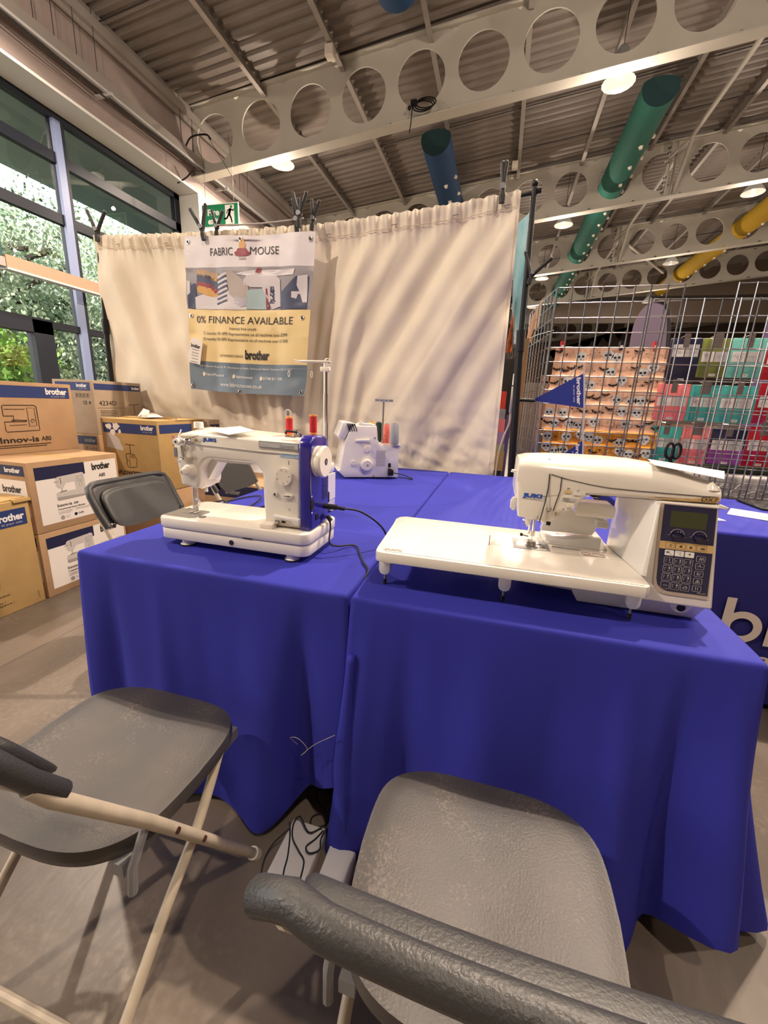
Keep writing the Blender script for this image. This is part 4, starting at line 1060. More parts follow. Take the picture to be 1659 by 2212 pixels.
# head hanging down at the left
mb=MB()
hexa(mb,[(.066,.964,.936),(.128,.965,.930),(.128,1.10,.930),(.066,1.10,.936),(.054,.974,1.02),(.130,.978,1.02),(.130,1.12,1.02),(.054,1.12,1.02)],.005,3)
obj('face_cover',mb,M['warmwhite'],t)
mb=MB(); mb.prism([(.118,.930),(.139,.930),(.146,.933),(.176,.961),(.205,.997),(.205,1.01),(.122,1.01)],'y',.9725,1.09,r=.004,seg=2); obj('button_head',mb,M['warmwhite'],t)
mb=MB()
mb.tube([(.121,1.0,1.071),(.122,.980,1.056),(.1232,.9708,1.037),(.1245,.9706,1.008),(.1215,.9665,.975),(.1170,.9625,.945),(.1145,.961,.929)],.0013,6)
mb.tube([(.149,.9712,1.034),(.150,.9712,1.005),(.1445,.9712,.975),(.142,.9712,.957)],.0009,6)
mb.tube([(.126,.9708,1.040),(.16,.9712,1.032),(.21,.9732,1.0235),(.25,.9772,1.019),(.31,.9793,1.0175),(.38,.9803,1.0175),(.43,.9813,1.0175),(.457,.9825,1.018)],.0008,6)
mb.tube([(.206,.9775,1.0),(.34,.9785,1.0015),(.462,.980,1.004)],.0006,6)
obj('seam_lines',mb,M['ink'],t)
# rear apron and threading lever
mb=MB(); k=1.02
mb.prism([(.143,.895),(.20,.935),(.272,.932),(.272,.885),(.265,.870),(.14,.868)],'y',1.115,1.15,r=.003,mi=0)
mb.prism(rrect(.205,.293,.93,.962,.008),'y',1.06,1.13,r=.003,mi=0)
mb.prism(rrect(.262,.290,.900,.920,.004),'y',1.08,1.13,r=.001,mi=1)
for q in range(4): mb.box(.264,.2885,1.0785,1.08,.9035+q*.004,.9045+q*.004,2)
obj('rear_apron',mb,[M['pearl'],M['white'],M['lightgrey']],t)
mb=MB(); hexa(mb,[(.150,1.08,.843),(.30,1.08,.843),(.30,1.17,.843),(.14,1.17,.843),(.15,1.09,.853),(.285,1.10,.868),(.285,1.17,.868),(.145,1.17,.856)],.003); obj('rear_step',mb,M['pearl'],t)
mb=MB(); mb.prism([(.040,1.036),(.058,1.034),(.058,1.041),(.042,1.042)],'y',.985,.992,r=.001); obj('presser_lever_tip',mb,M['white'],t)
mb=MB(); mb.prism([(.052,.980),(.047,.972),(.047,.955),(.054,.948),(.060,.950),(.060,.98)],'y',.972,.984,r=.002); obj('threading_lever',mb,M['white'],t)
mb=MB(); mb.prism([(.458,.996),(.475,.994),(.476,.999),(.46,1.004)],'y',.975,1.0,r=.001); mb.lathe([(.016,0),(.014,.004),(.0,.018)],(.448,1.00,1.030),(0,0,1),16)
obj('spool_pin_cap',mb,M['warmwhite'],t)
# extension table
et=[(-.246+.02,.860),(.318,.866),(.332,.880),(.333,.90)]
out=[(-.226,.862),(.322,.868),(.331,.876),(.333,.888),(.333,.93),(.312,1.10),(.306,1.195),(-.245,1.197),(-.262,1.185),(-.268,1.16),(-.262,1.10),(-.250,.90),(-.247,.875),(-.240,.865)]
mb=MB(); mb.prism(out,'z',.818,.843,r=.003,seg=2); ex=obj('extension_table',mb,M['warmwhite'],t)
mb=MB()
mb.box(-.225,.320,.8735,.8741,.8430,.8434)
for i in range(109):
    x=-.223+i*.005; L=.0035 if i%2==0 else .002
    if i%20==0: L=.006
    mb.box(x-.0003,x+.0003,.8741,.8741+L,.8430,.8434)
obj('ruler_print',mb,M['ink'],ex)
mb=MB(); put_text(mb,'JUKI',(-.231,.884,.8431),X,Yv,w=.044,hgt=.010,bold=.06); obj('table_lettering',mb,M['greyprint'],ex)
mb=MB(); mb.box(.0095,.0115,1.014,1.10,.843,.8436,0); mb.prism(rrect(.008,.33,1.02,1.022,.0008,1),'z',.8430,.8434,mi=1)
mb.prism(rrect(.224,.288,1.018,1.056,.002),'z',.8430,.8435,mi=2)
mb.tube([(.24+.010*math.cos(a),1.038+.008*math.sin(a),.8438) for a in [2*PI*i/16 for i in range(16)]],.0006,4,closed=True,mi=3); mb.tube([(.232,1.024,.8438),(.25,1.026,.8438),(.28,1.022,.8438)],.0006,4,mi=0); mb.tube([(.255,1.044,.8438),(.27,1.046,.8438),(.283,1.036,.8438)],.0008,4,mi=3)
obj('cutout_lines',mb,[M['ink'],M['lightprint'],M['cream'],mat('rust_print',(.4,.15,.08),.5)],ex)
for (x,y) in ((-.230,.902),(.053,.908),(.319,.914),(-.235,1.16)):
    mb=MB(); mb.prism([(x-.014,.818),(x+.014,.818),(x+.014,.785),(x+.011,.777),(x+.005,.773),(x-.005,.773),(x-.011,.777),(x-.014,.785)],'y',y-.006,y+.014,r=.002); 
    mb.box(x-.002,x+.002,y-.0066,y-.006,.811,.814,1)
    lg=obj('extension_leg',mb,[M['white'],M['ink']],t)
    mb=MB(); mb.cyl((x,y+.004,.757),(x,y+.004,.774),.0028,n=10); mb.cyl((x,y+.004,.7455),(x,y+.004,.759),.0045,n=12,mi=1); obj('screw_foot',mb,[M['midgrey'],M['rubber']],lg)
# needle plate, foot, bar
mb=MB(); mb.prism([(.070,1.018),(.157,1.020),(.156,1.104),(.069,1.103)],'z',.8425,.8438,mi=0); mb.prism([(.078,1.04),(.148,1.04),(.146,1.07),(.08,1.07)],'z',.8438,.8441,mi=1)
for i in range(5): mb.box(.088+i*.011,.095+i*.011,1.045,1.052,.8441,.8446,2)
mb.box(.132,.148,1.026,1.030,.8438,.8444,3)
obj('needle_plate',mb,[M['midgrey'],M['brushed'],M['chrome'],M['paper']],t)
mb=MB(); nx,ny=.114,1.058
mb.cyl((nx,ny,.875),(nx,ny,.94),.0035,n=12); mb.cyl((nx-.009,ny+.006,.87),(nx-.009,ny+.006,.94),.003,n=12); mb.cyl((nx,ny,.845),(nx,ny,.875),.001,n=6); mb.box(nx-.005,nx+.005,ny-.006,ny+.006,.868,.880)
mb.cyl((nx+.004,ny-.002,.912),(nx+.030,ny-.004,.906),.0018,n=8); mb.lathe([(.005,0),(.0055,.008),(.004,.010)],(nx+.028,ny-.004,.906),(1,0,-.1),12,mi=1)
mb.tube([(nx-.028,ny-.01,.91),(nx-.018,ny,.905),(nx-.012,ny,.895)],.002,6); mb.tube([(nx-.02,ny-.008,.915),(nx-.024,ny-.012,.900)],.0018,6)
obj('needle_bar',mb,[M['chrome'],M['black']],t)
mb=MB(); mb.prism([(nx-.026,.935),(nx-.004,.930),(nx-.010,.905),(nx-.018,.893),(nx-.024,.91)],'y',ny-.02,ny-.012,r=.001); obj('needle_threader',mb,M['white'],t)
mb=MB(); mb.box(nx-.012,nx-.003,ny-.025,ny+.004,.8445,.8475); mb.box(nx+.003,nx+.012,ny-.025,ny+.004,.8445,.8475); mb.box(nx-.010,nx+.010,ny-.006,ny+.004,.847,.856); mb.cyl((nx-.024,ny-.004,.868),(nx-.010,ny-.004,.866),.0018,n=8); mb.lathe([(.004,0),(.004,.006)],(nx-.030,ny-.004,.869),(1,0,0),10,mi=1)
mb.tube([(nx+.012,ny-.01,.848),(nx+.022,ny-.012,.850)],.0013,5)
obj('presser_foot',mb,[M['chrome'],M['black']],t)
mb=MB(); mb.tube([(.165,1.065,.8445),(.23,1.06,.8445)],.0018,6); obj('guide_rod',mb,M['lightgrey'],t)
# lettering and buttons on the head
UV=Vector((0,.2,1)).normalized()
def fp(x,z,off=0): return Vector((x,FY(z)-off,z+off*.2))
def fprism(mb,pts,off0,off1,mi=None,r=0):
    b=bmesh.new(); A=[b.verts.new(fp(x,z,off0)) for x,z in pts]; B=[b.verts.new(fp(x,z,off1)) for x,z in pts]; n=len(pts)
    b.faces.new(A); b.faces.new(B[::-1])
    for i in range(n): b.faces.new([A[i],B[i],B[(i+1)%n],A[(i+1)%n]])
    bmesh.ops.recalc_face_normals(b,faces=b.faces)
    mb.bm(b,mi)
mb=MB(); put_text(mb,'JUKI',(.071,.9695,.984),(1,-.0,-.01),(0,.12,1),w=.043,hgt=.0085,bold=.06,lift=.0018); obj('maker_lettering',mb,M['blueprint'],t)
def hb(nm,x,z,w,hh,m,r=.0018,sym=None,y=.9722):
    mb=MB(); mb.prism(rrect(x-w/2,x+w/2,z-hh/2,z+hh/2,r),'y',y-.0018,y+.001,mi=0)
    if sym: 
        for a,b in sym: mb.tube([(x+a[0],y-.0022,z+a[1]),(x+b[0],y-.0022,z+b[1])],.0005,5,mi=1)
    obj(nm,mb,[m,M['ink']],t)
hb('cutter_button',.1665,1.0035,.016,.005,mat('pale_gold_key',(.72,.52,.22),.3),sym=(((-.003,.006),(.003,.009)),((-.003,.009),(.003,.006))))
hb('needle_button',.1865,1.000,.016,.0045,M['white'],sym=(((-.001,.005),(-.001,.010)),((.001,.006),(.003,.010))))
hb('stitch_button',.2045,.9975,.014,.0045,M['white'],sym=(((-.002,.005),(-.002,.009)),((.0,.005),(.003,.006))),y=.9765)
hb('lock_button',.176,.973,.016,.0075,M['cream'],r=.0037,sym=(((-.0006,0),(.0006,0)),))
hb('reverse_button',.1625,.9635,.015,.0075,M['cream'],r=.0037,sym=(((-.002,-.002),(-.001,.002)),((-.001,.002),(.002,-.002))))
hb('start_button',.1475,.951,.020,.011,mat('greyish_key',(.48,.44,.34),.35),r=.0054,sym=(((0,-.003),(0,.003)),((-.0012,.001),(0,.003)),((.0012,.001),(0,.003))))
mb=MB(); mb.box(.157,.185,.9705,.9722,.9835,.9905,0); mb.box(.159,.172,.9700,.9706,.9845,.9895,1); obj('speed_window',mb,[M['lightgrey'],M['greyprint']],t)
mb=MB(); mb.tube(smoothcurve([(.128,.971,.963),(.127,.971,.957),(.131,.971,.954),(.136,.971,.957),(.137,.971,.964)],4),.0006,5); mb.tube([(.1105,.963,.944),(.1085,.962,.935)],.0005,5); obj('thread_path_mark',mb,M['ink'],t)
mb=MB(); 
# DX7 wedge and lettering
zs=lambda x:(x-.322)/.138
mb.add([(.322,.9800,.9965+.0035),(.458,.9795,1.0065),(.458,.9795,1.0190),(.40,.9797,1.0075)],[(0,1,2,3)],0)
mb.prism([(.322,1.0035),(.457,1.0055),(.457,1.0180),(.40,1.0095)],'y',.9785,.9808,mi=0)
put_text(mb,'DX7',(.426,.9780,1.0072),X,Zu,w=.0285,hgt=.0095,bold=.0,mi=1)
obj('model_lettering',mb,[M['gold'],M['ink']],t)
# control panel
pr=[(.356,.996),(.4585,.996),(.4645,.806),(.385,.806)]+[(.371,.812),(.362,.825),(.358,.842)]
mb=MB(); fprism(mb,[(.3535,.9965),(.4575,.9965),(.4625,.806),(.3835,.806),(.371,.810),(.3615,.819),(.3575,.834)],.0,.0022,0)
panel=obj('control_panel',mb,M['champ'],t)
mb=MB(); fprism(mb,[(.3595,.9945),(.4555,.9945),(.4585,.918),(.3610,.918)],.0018,.0030,0); fprism(mb,[(.3610,.902),(.4592,.902),(.4608,.814),(.3865,.814),(.3745,.818),(.3665,.826),(.3635,.838)],.0018,.0030,0)
fprism(mb,[(.3595,.918),(.4595,.918),(.4600,.902),(.3600,.902)],.0018,.0032,1)
obj('panel_plate',mb,[M['navy'],M['gold']],panel)
mb=MB(); fprism(mb,[(.371,.9855),(.4435,.9855),(.4435,.9475),(.3725,.9475)],.0028,.0034,0); fprism(mb,[(.3735,.9825),(.441,.9825),(.441,.949),(.3745,.949)],.0034,.0037,1)
obj('lcd_screen',mb,[M['navy'],M['lcd']],panel)
for x in (.3905,.4315):
    mb=MB(); mb.lathe([(.0105,0),(.0100,.006),(.008,.0075),(0,.008)],fp(x,.931,.003),(0,-1,.2),28); kn=obj('rotary_knob',mb,mat('knob_navy',(.008,.008,.035),.1,coat=1.) if 'kn' not in M else M['kn'],panel)
    M['kn']=kn.data.materials[0]
    mb=MB(); mb.tube([fp(x+.0128*math.cos(a),.9325+.0128*math.sin(a),.0034) for a in [math.radians(10+160*i/16) for i in range(17)]],.0004,4); mb.tube([fp(x-.018,.932,.0034),fp(x-.014,.932,.0034)],.0003,4); mb.tube([fp(x+.014,.929,.0034),fp(x+.017,.929,.0034)],.0003,4)
    obj('knob_scale',mb,M['lightprint'],kn)
def key(nm,x,z,w,hh,style,txt=None,icon=None,big=True):
    mb=MB(); r=.0015
    if style=='gold': 
        mb.tube([fp(px,pz,.0034) for px,pz in rrect(x-w/2,x+w/2,z-hh/2,z+hh/2,r,3)],.00025,4,closed=True,mi=1); fprism(mb,rrect(x-w/2,x+w/2,z-hh/2,z+hh/2,r,3),.003,.0034,0)
    elif style=='white': fprism(mb,rrect(x-w/2,x+w/2,z-hh/2,z+hh/2,r,3),.0028,.0038,0)
    else:
        fprism(mb,rrect(x-w/2,x+w/2,z-hh/2,z+hh/2,r,3),.0028,.0034,0); mb.tube([fp(px,pz,.0035) for px,pz in rrect(x-w/2,x+w/2,z-hh/2,z+hh/2,r,3)],.00033,4,closed=True,mi=1)
    if txt:
        if style=='dark':
            put_text(mb,txt,fp(x+.0012,z+.0002,.0040),X,UV,hgt=.0048,bold=.03,mi=1); 
            for q in range(3): mb.tube([fp(x+.001,z-.0022-q*.0012,.0037),fp(x+.005,z-.0022-q*.0012,.0037)],.0002,4,mi=1) if q<2 else None
            mb.tube([fp(x-.0045,z-.003,.0037),fp(x-.0045,z+.003,.0037)],.0005,4,mi=2); mb.tube([fp(x-.0055,z+.003,.0037),fp(x-.002,z+.003,.0037)],.0003,4,mi=2)
        else: put_text(mb,txt,fp(x-.0016*len(txt),z-.0022,.0040),X,UV,hgt=.0045,bold=.03,mi=1)
    if icon:
        for a,b in icon: mb.tube([fp(x+a[0],z+a[1],.0041),fp(x+b[0],z+b[1],.0041)],.00042,4,mi=1)
    ms={'gold':[M['gold'],M['ink'],M['ink']],'white':[M['white'],M['ink'],M['ink']],'dark':[M['navy'],M['lightprint'],M['greyprint']]}[style]
    obj(nm,mb,ms,panel)
tri=lambda s:(((-.002*s,0),(.002*s,.0022)),((-.002*s,0),(.002*s,-.0022)),((.002*s,.0022),(.002*s,-.0022)),((-.001*s,0),(.002*s,0)))
for x,tx,ic in ((.3805,'C',None),(.3995,None,tri(1)),(.4190,None,tri(-1)),(.4385,'OK',None)): key('gold_key',x,.910,.0175,.0115,'gold',tx,ic)
zig=(((-.003,-.003),(-.001,.003)),((-.001,.003),(.001,-.003)),((.001,-.003),(.003,.003)))
key('white_key',.3805,.8945,.0168,.0115,'white',None,(((-.005,.003),(-.005,-.001)),((-.003,.003),(-.003,-.001)),((-.001,.003),(-.001,-.001)),((-.006,.0015),(0,.0015)),((.001,-.001),(.005,-.004))))
key('white_key',.3993,.8945,.0168,.0115,'white',None,(((-.004,.003),(-.002,.003)),((0,.002),(.003,.002)),((0,0),(.003,-.004))))
key('white_key',.4180,.8945,.0168,.0115,'white',None,(((-.0018,.002),(0,-.001)),((.0018,.002),(0,-.001)),((-.0018,.002),(.0018,.002)),((0,.0018),(0,0))))
for r_,row in enumerate((('1','2','3'),('4','5','6'),('7','8','9'),(None,'0',None))):
    for c_,d_ in enumerate(row):
        ic=None
        if d_ is None and c_==2: ic=(((-.004,-.003),(.003,-.003)),((-.004,-.003),(-.003,.001)),((-.003,.001),(.004,.001)),((.003,-.003),(.004,.001)),((-.001,.001),(.002,.0035)))
        if d_ is None and c_==0: ic=(((-.003,-.002),(-.003,.001)),((0,-.002),(0,.002)),((.003,-.002),(.003,.001)))
        key('number_key',.3808+c_*.0187,.8775-r_*.0172,.0158,.0145,'dark',d_,ic)
for r_,ic in enumerate((zig+(((.004,.003),(.005,-.003)),),(((-.005,-.001),(-.002,0)),((-.002,0),(0,.003)),((0,.003),(.001,-.001)),((.001,-.001),(.005,-.001))),(((-.003,-.003),(-.003,.003)),((-.001,-.003),(-.001,.003)),((.001,-.003),(.003,.003))),(((-.004,-.003),(0,.003)),((0,.003),(.004,-.003)),((-.004,-.003),(.004,-.003)),((0,.003),(0,-.003))),(((-.0018,-.003),(-.0018,.003)),((.0018,-.003),(.0018,.003)),((-.003,.002),(-.0018,.003))))):
    key('function_key',.4395,.8885-r_*.0155,.0155,.0115,'dark',None,ic)
mb=MB(); put_text(mb,'HZL-DX7',fp(.4475-.006,.8165,.0034),X,UV,w=.016,hgt=.0026,bold=0); obj('panel_model_text',mb,M['lightprint'],panel)
# half-round knee-lift cover with hole
mb=MB(); mb.prism([(.398,.790)]+[(.4215+.0235*math.cos(a),.790+.0235*math.sin(a)) for a in [math.radians(180+180*i/20) for i in range(1,20)]]+[(.445,.790)],'y',.945,.962,mi=0); mb.cyl((.4225,.9455,.7775),(.4225,.944,.7775),.0085,n=24,mi=1)
obj('knee_lift_cover',mb,[M['white'],M['black']],t)
card4('white card leaning on top of the number-panel machine at its right end',[(.334,.998,1.0725),(.463,.992,1.0545),(.503,1.085,1.0605),(.343,1.075,1.0775)])

# cables on the left table
def lead(name,pts,label,r=.0032,k=8,m='rubber',plug=None,cat='cable'):
    mb=MB(); mb.tube(smoothcurve(pts,k),r,8)
    if plug:
        for (a,b,pr_) in plug: mb.tube([a,b],pr_,10)
    return tag(obj(name,mb,M[m]),label,cat)
zc=TZ+.005
lead('power_lead',[(-.45,1.068,.882),(-.41,1.068,.881),(-.36,1.10,.868),(-.31,1.15,.815),(-.285,1.16,zc+.01),(-.27,1.14,zc),(-.25,1.10,zc),(-.20,1.05,zc)],'black lead plugged into the blue end cap and arching right to the extension table',.0028,plug=[((-.462,1.068,.883),(-.425,1.068,.882),.008),((-.425,1.068,.882),(-.40,1.068,.880),.0055)])
lead('foot_pedal_lead',[(-.452,1.082,.845),(-.448,1.08,.815),(-.442,1.06,.775),(-.425,1.08,zc+.01),(-.40,1.13,zc),(-.375,1.12,zc),(-.35,1.07,zc),(-.32,1.01,zc),(-.292,.965,zc),(-.288,.93,zc-.01),(-.291,.90,.70)],'black lead running from under the blue end cap down into the gap between the tables',.0026,plug=[((-.459,1.082,.850),(-.447,1.082,.835),.007)])
lead('table_lead',[(-1.14,1.40,zc-.01),(-1.10,1.46,zc),(-1.05,1.42,zc),(-.98,1.37,zc),(-.93,1.36,zc),(-.86,1.36,zc),(-.74,1.35,zc),(-.62,1.36,zc),(-.58,1.40,.80)],'thick black lead lying across the left table behind the free-arm machine',.004)
lead('table_lead',[(-1.08,1.44,zc),(-1.05,1.56,zc),(-.99,1.58,zc+.004),(-.94,1.44,zc+.004),(-.93,1.37,zc+.006),(-.90,1.42,zc),(-.86,1.52,zc),(-.80,1.56,zc),(-.72,1.50,zc)],'thinner looping black lead over the thick one on the left table',.003)
lead('overlocker_lead',[L2W(.30,-.03,.785),L2W(.36,-.05,.775),L2W(.41,-.06,TZ+.008),L2W(.38,-.01,TZ+.006),L2W(.33,.03,TZ+.006)] if True else None,'short black lead from the back overlocker',.003)
# ================================================================ CARTONS
def carton(label,x0,x1,y0,y1,z0,z1,m='card',group='cardboard cartons of machines',rotz=0,seam=True):
    t=thing('cardboard_box',label,'cardboard box',((x0+x1)/2,(y0+y1)/2,z0),group)
    mb=MB(); mb.rbox(x0,x1,y0,y1,z0,z1,.004,2); 
    if seam:
        ym=(y0+y1)/2
        mb.box(x0+.01,x1-.01,ym-.0015,ym+.0015,z1-.001,z1+.0006,1)
        mb.box(x0+.0,x1-.0,ym-.03,ym+.03,z1,z1+.0004,2)
    obj('carton',mb,[M[m],M['ink'],M['cardy']],t)
    return t
XF=Vector((0,1,0))     # along +x face, to the right as seen
# helpers to print on the +x face (right = +y) and on the -y face (right = +x)
class Face:
    def __init__(s,kind,c): s.k=kind; s.c=c
    def P(s,u,z,l=.0012):
        return Vector((s.c+l,u,z)) if s.k=='x' else Vector((u,s.c-l,z))
    def rd(s): return Vector((0,1,0)) if s.k=='x' else Vector((1,0,0))
    def rect(s,mb,u0,u1,z0,z1,mi,l=.0012): mb.add([s.P(u0,z0,l),s.P(u1,z0,l),s.P(u1,z1,l),s.P(u0,z1,l)],[(0,1,2,3)],mi)
    def text(s,mb,b,u,z,w,h=None,mi=0,bold=.01,l=.0018,sh=0): put_text(mb,b,s.P(u,z,l-.0006),s.rd(),Zu,w=w,hgt=h,bold=bold,mi=mi,shear=sh)
    def line(s,mb,pts,r,mi,l=.002,closed=False): mb.tube([s.P(u,z,l) for u,z in pts],r,4,mi=mi,closed=closed)
    def poly(s,mb,pts,mi,l=.0016): mb.add([s.P(u,z,l) for u,z in pts],[tuple(range(len(pts)))],mi)
PR=[M['ink'],M['boxblue'],M['boxnavy'],M['paper'],M['greyprint'],M['lightprint'],M['textwhite']]
def machine_icon(f,mb,u,z,w,mi,r=.0016):
    h=w*.8
    q=lambda a,b:(u+a*w,z+b*h)
    f.line(mb,[q(0,.96),q(.04,1),q(.9,1),q(.97,.95),q(.97,.02),q(0.03,0),(u+0*w,z+.05*h),q(0,.38),q(.62,.38),q(.62,.42),q(.25,.45),q(.27,.6),q(0,.6)],r,mi,closed=True)
    f.line(mb,[q(.68,.9),q(.68,.2),q(.9,.2),q(.9,.9)],r*.6,mi,closed=True)
    f.line(mb,[(u+.8*w+.05*w*math.cos(a),z+.4*h+.05*w*math.sin(a)) for a in [2*PI*i/14 for i in range(14)]],r*.6,mi,closed=True)
    f.line(mb,[q(.05,.85),q(.62,.85)],r*.6,mi); f.line(mb,[q(.12,.24),q(.6,.26)],r*.6,mi); f.line(mb,[q(.2,.44),q(.3,.38)],r,mi)
def photo_machine(f,mb,u,z,w):
    h=w*.82; q=lambda a,b:(u+a*w,z+b*h)
    f.poly(mb,[q(0,0.06),q(.05,0),q(1,.02),q(1,.25),q(.97,.33),q(.03,.33),q(0,.28)],5)
    f.poly(mb,[q(.66,.3),q(1,.3),q(.98,.95),q(.64,.97)],5,.0017); f.poly(mb,[q(.03,.62),q(.08,.5),q(.24,.46),q(.28,.55),q(.36,.66),q(.66,.68),q(.98,.95),q(.92,1),q(.1,.94),q(.03,.88)],5,.0018)
    f.poly(mb,[q(0,0.06),q(.05,0),q(1,.02),q(1,.10),q(.02,.14)],4,.0021); f.line(mb,[q(.19,.46),q(.20,.34)],.002,4); f.line(mb,[q(.12,.33),q(.34,.36)],.0015,0)
    f.line(mb,[q(.18,.9),q(.19,.66)],.0015,0); f.line(mb,[q(.72,.86),q(.92,.88),q(.92,.78),q(.72,.76)],.0012,4,closed=True)
    f.line(mb,[(u+.83*w+.06*w*math.cos(a),z+.52*h+.06*w*math.sin(a)) for a in [2*PI*i/16 for i in range(16)]],.001,4,closed=True)
    for k in range(3): f.line(mb,[q(.72,.70-.03*k),q(.94,.71-.03*k)],.0007,4)
    f.line(mb,[q(-.03,.76),q(.1,.76)],.0015,4); f.line(mb,[q(.80,1.0),q(.90,1.03)],.0015,0)
def lines(f,mb,u,z,w,n,dz=.008,mi=4,r=.0007):
    rnd=random.Random(int(u*1000+z*77))
    for k in range(n): f.line(mb,[(u,z-k*dz),(u+w*rnd.uniform(.7,1),z-k*dz)],r,mi)
def a80_label(f,mb,y0,z0,z1):
    # label sheet from y0, width .505
    y1=y0+.505; h=z1-z0
    f.rect(mb,y0,y1,z0,z1,3,.001); f.rect(mb,y0,y0+.288,z1-.072*h/.335-.0,z1,2,.0014)
    photo_machine(f,mb,y0+.10,z0+.125,.18)
    f.text(mb,'Innov-is',y0+.095,z0+.088,.085,.018,0,.02); f.text(mb,'A80',y0+.19,z0+.088,.030,.014,0,.01)
    f.text(mb,'Computerised Sewing Machine',y0+.095,z0+.070,.165,.009,0,.02); lines(f,mb,y0+.095,z0+.060,.085,3,.007); lines(f,mb,y0+.195,z0+.062,.10,2,.007)
    f.poly(mb,[(y0+.115+.013*math.cos(a),z0+.022+.013*math.sin(a)) for a in [2*PI*i/16 for i in range(16)]],4); f.poly(mb,[(y0+.195+.010*math.cos(a),z0+.026+.010*math.sin(a)) for a in [2*PI*i/16 for i in range(16)]],2)
    f.text(mb,'Quality',y0+.21,z0+.024,.035,.010,0,.02); lines(f,mb,y0+.135,z0+.03,.03,3,.006,5)
    f.text(mb,'brother',y0+.335,z1-.055,.125,.040,0,.045); f.text(mb,'A80',y0+.375,z1-.105,.045,.022,0,.02)
    lines(f,mb,y0+.345,z1-.125,.14,6,.014); f.line(mb,[(y0+.335,z1-.122),(y0+.335,z1-.20)],.0008,0)
def two_faces(mb,xf,t):
    # prints on the window-side face and on the end face become separate parts
    parts=(MB(),MB())
    for k in (0,1): parts[k].v=mb.v
    for f_,m_ in zip(mb.f,mb.mi):
        k=0 if all(mb.v[i][0]>xf-.004 for i in f_) else 1
        parts[k].f.append(f_); parts[k].mi.append(m_)
    for k,n in ((0,'long_side_print'),(1,'end_print')):
        p=parts[k]; used=sorted({i for f_ in p.f for i in f_}); mp={j:i for i,j in enumerate(used)}
        q=MB(); q.v=[p.v[j] for j in used]; q.f=[tuple(mp[i] for i in f_) for f_ in p.f]; q.mi=p.mi
        obj(n,q,PR,t)
bx=-2.42
def a80(label,z0,z1,x1=bx,y0=1.590,y1=2.146,y_label=1.625):
    t=carton(label,x1-.46,x1,y0,y1,z0,z1,'card')
    f=Face('x',x1); mb=MB(); a80_label(f,mb,y_label,z0+.042,z1-.032)
    g=Face('y',y0); xa=x1-.42
    g.rect(mb,x1-.33,x1-.02,z1-.075,z1-.02,2); g.text(mb,'brother',x1-.16,z1-.058,.115,.026,6,.04); 
    g.rect(mb,x1-.30,x1-.02,z0+.10,z1-.10,3); g.text(mb,'brother',x1-.20,z1-.17,.14,.038,0,.04); g.text(mb,'A80',x1-.11,z1-.225,.05,.022,0,.02); lines(g,mb,x1-.27,z0+.115,.22,1)
    two_faces(mb,x1,t); return t
a80('brown carton with a white machine label, lowest of the front stack beside the blue cloth',0,.386)
a80('brown carton with a white machine label, second from the floor in front',.388,.792)
carton('plain brown carton hidden behind the front stack, lowest',-3.42,-2.90,1.60,2.15,0,.395)
carton('plain brown carton behind the front stack, under the line-drawing carton',-3.42,-2.90,1.60,2.15,.397,.792)
# top carton with line drawing
t=carton('brown carton with a black machine line drawing, topmost at the left edge',-3.24,-2.805,1.63,2.205,.793,1.217)
f=Face('x',-2.805); mb=MB(); f.rect(mb,1.63,2.185,1.125,1.195,1); f.text(mb,'brother',2.035,1.150,.135,.036,6,.04); f.text(mb,'at your side',2.065,1.133,.09,.010,5,.0)
machine_icon(f,mb,1.775,.925,.195,0,.002); f.text(mb,'Innov-is',1.735,.860,.215,.034,0,.02); f.text(mb,'A80',1.965,.862,.06,.028,0,.01); lines(f,mb,1.70,.845,.42,1,.01,0,.002); lines(f,mb,1.72,.833,.38,1,.01,0,.002)
obj('printed_face',mb,PR,t)
# big yellow-brown carton at bottom left
t=carton('large yellowish carton standing on the floor at the left edge, with a blue band',-2.95,-2.425,.95,1.575,0,.600,'cardy')
f=Face('x',-2.425); mb=MB(); f.rect(mb,1.02,1.553,.468,.560,1); f.text(mb,'brother',1.40,.502,.142,.036,6,.04); f.text(mb,'at your side',1.43,.481,.10,.011,5,.0)
f.line(mb,[(1.322+.04*math.cos(a),.22+.11*math.sin(a)) for a in [math.radians(-90+180*i/14) for i in range(15)]],.010,0); f.line(mb,[(1.20,.12),(1.34,.14)],.010,0)
f.text(mb,'Overlocker',1.30,.105,.11,.012,0,.0); f.text(mb,'Surjeteuse /',1.28,.072,.10,.010,0,.0); f.text(mb,'Tagliacuci Remalladora /',1.20,.055,.22,.010,0,.0)
f.line(mb,[(1.542,.07),(1.545,.03)],.0006,0)
obj('printed_face',mb,PR,t)
# open flaps of this carton
mb=MB(); mb.prism([(1.10,.600),(1.57,.600),(1.565,.612),(1.45,.606),(1.30,.618),(1.12,.606)],'x',-2.60,-2.44); mb.prism([(-2.72,.600),(-2.425,.600),(-2.415,.592),(-2.42,.607),(-2.6,.61)],'y',1.50,1.585)
obj('top_flap',mb,M['cardy'],t)
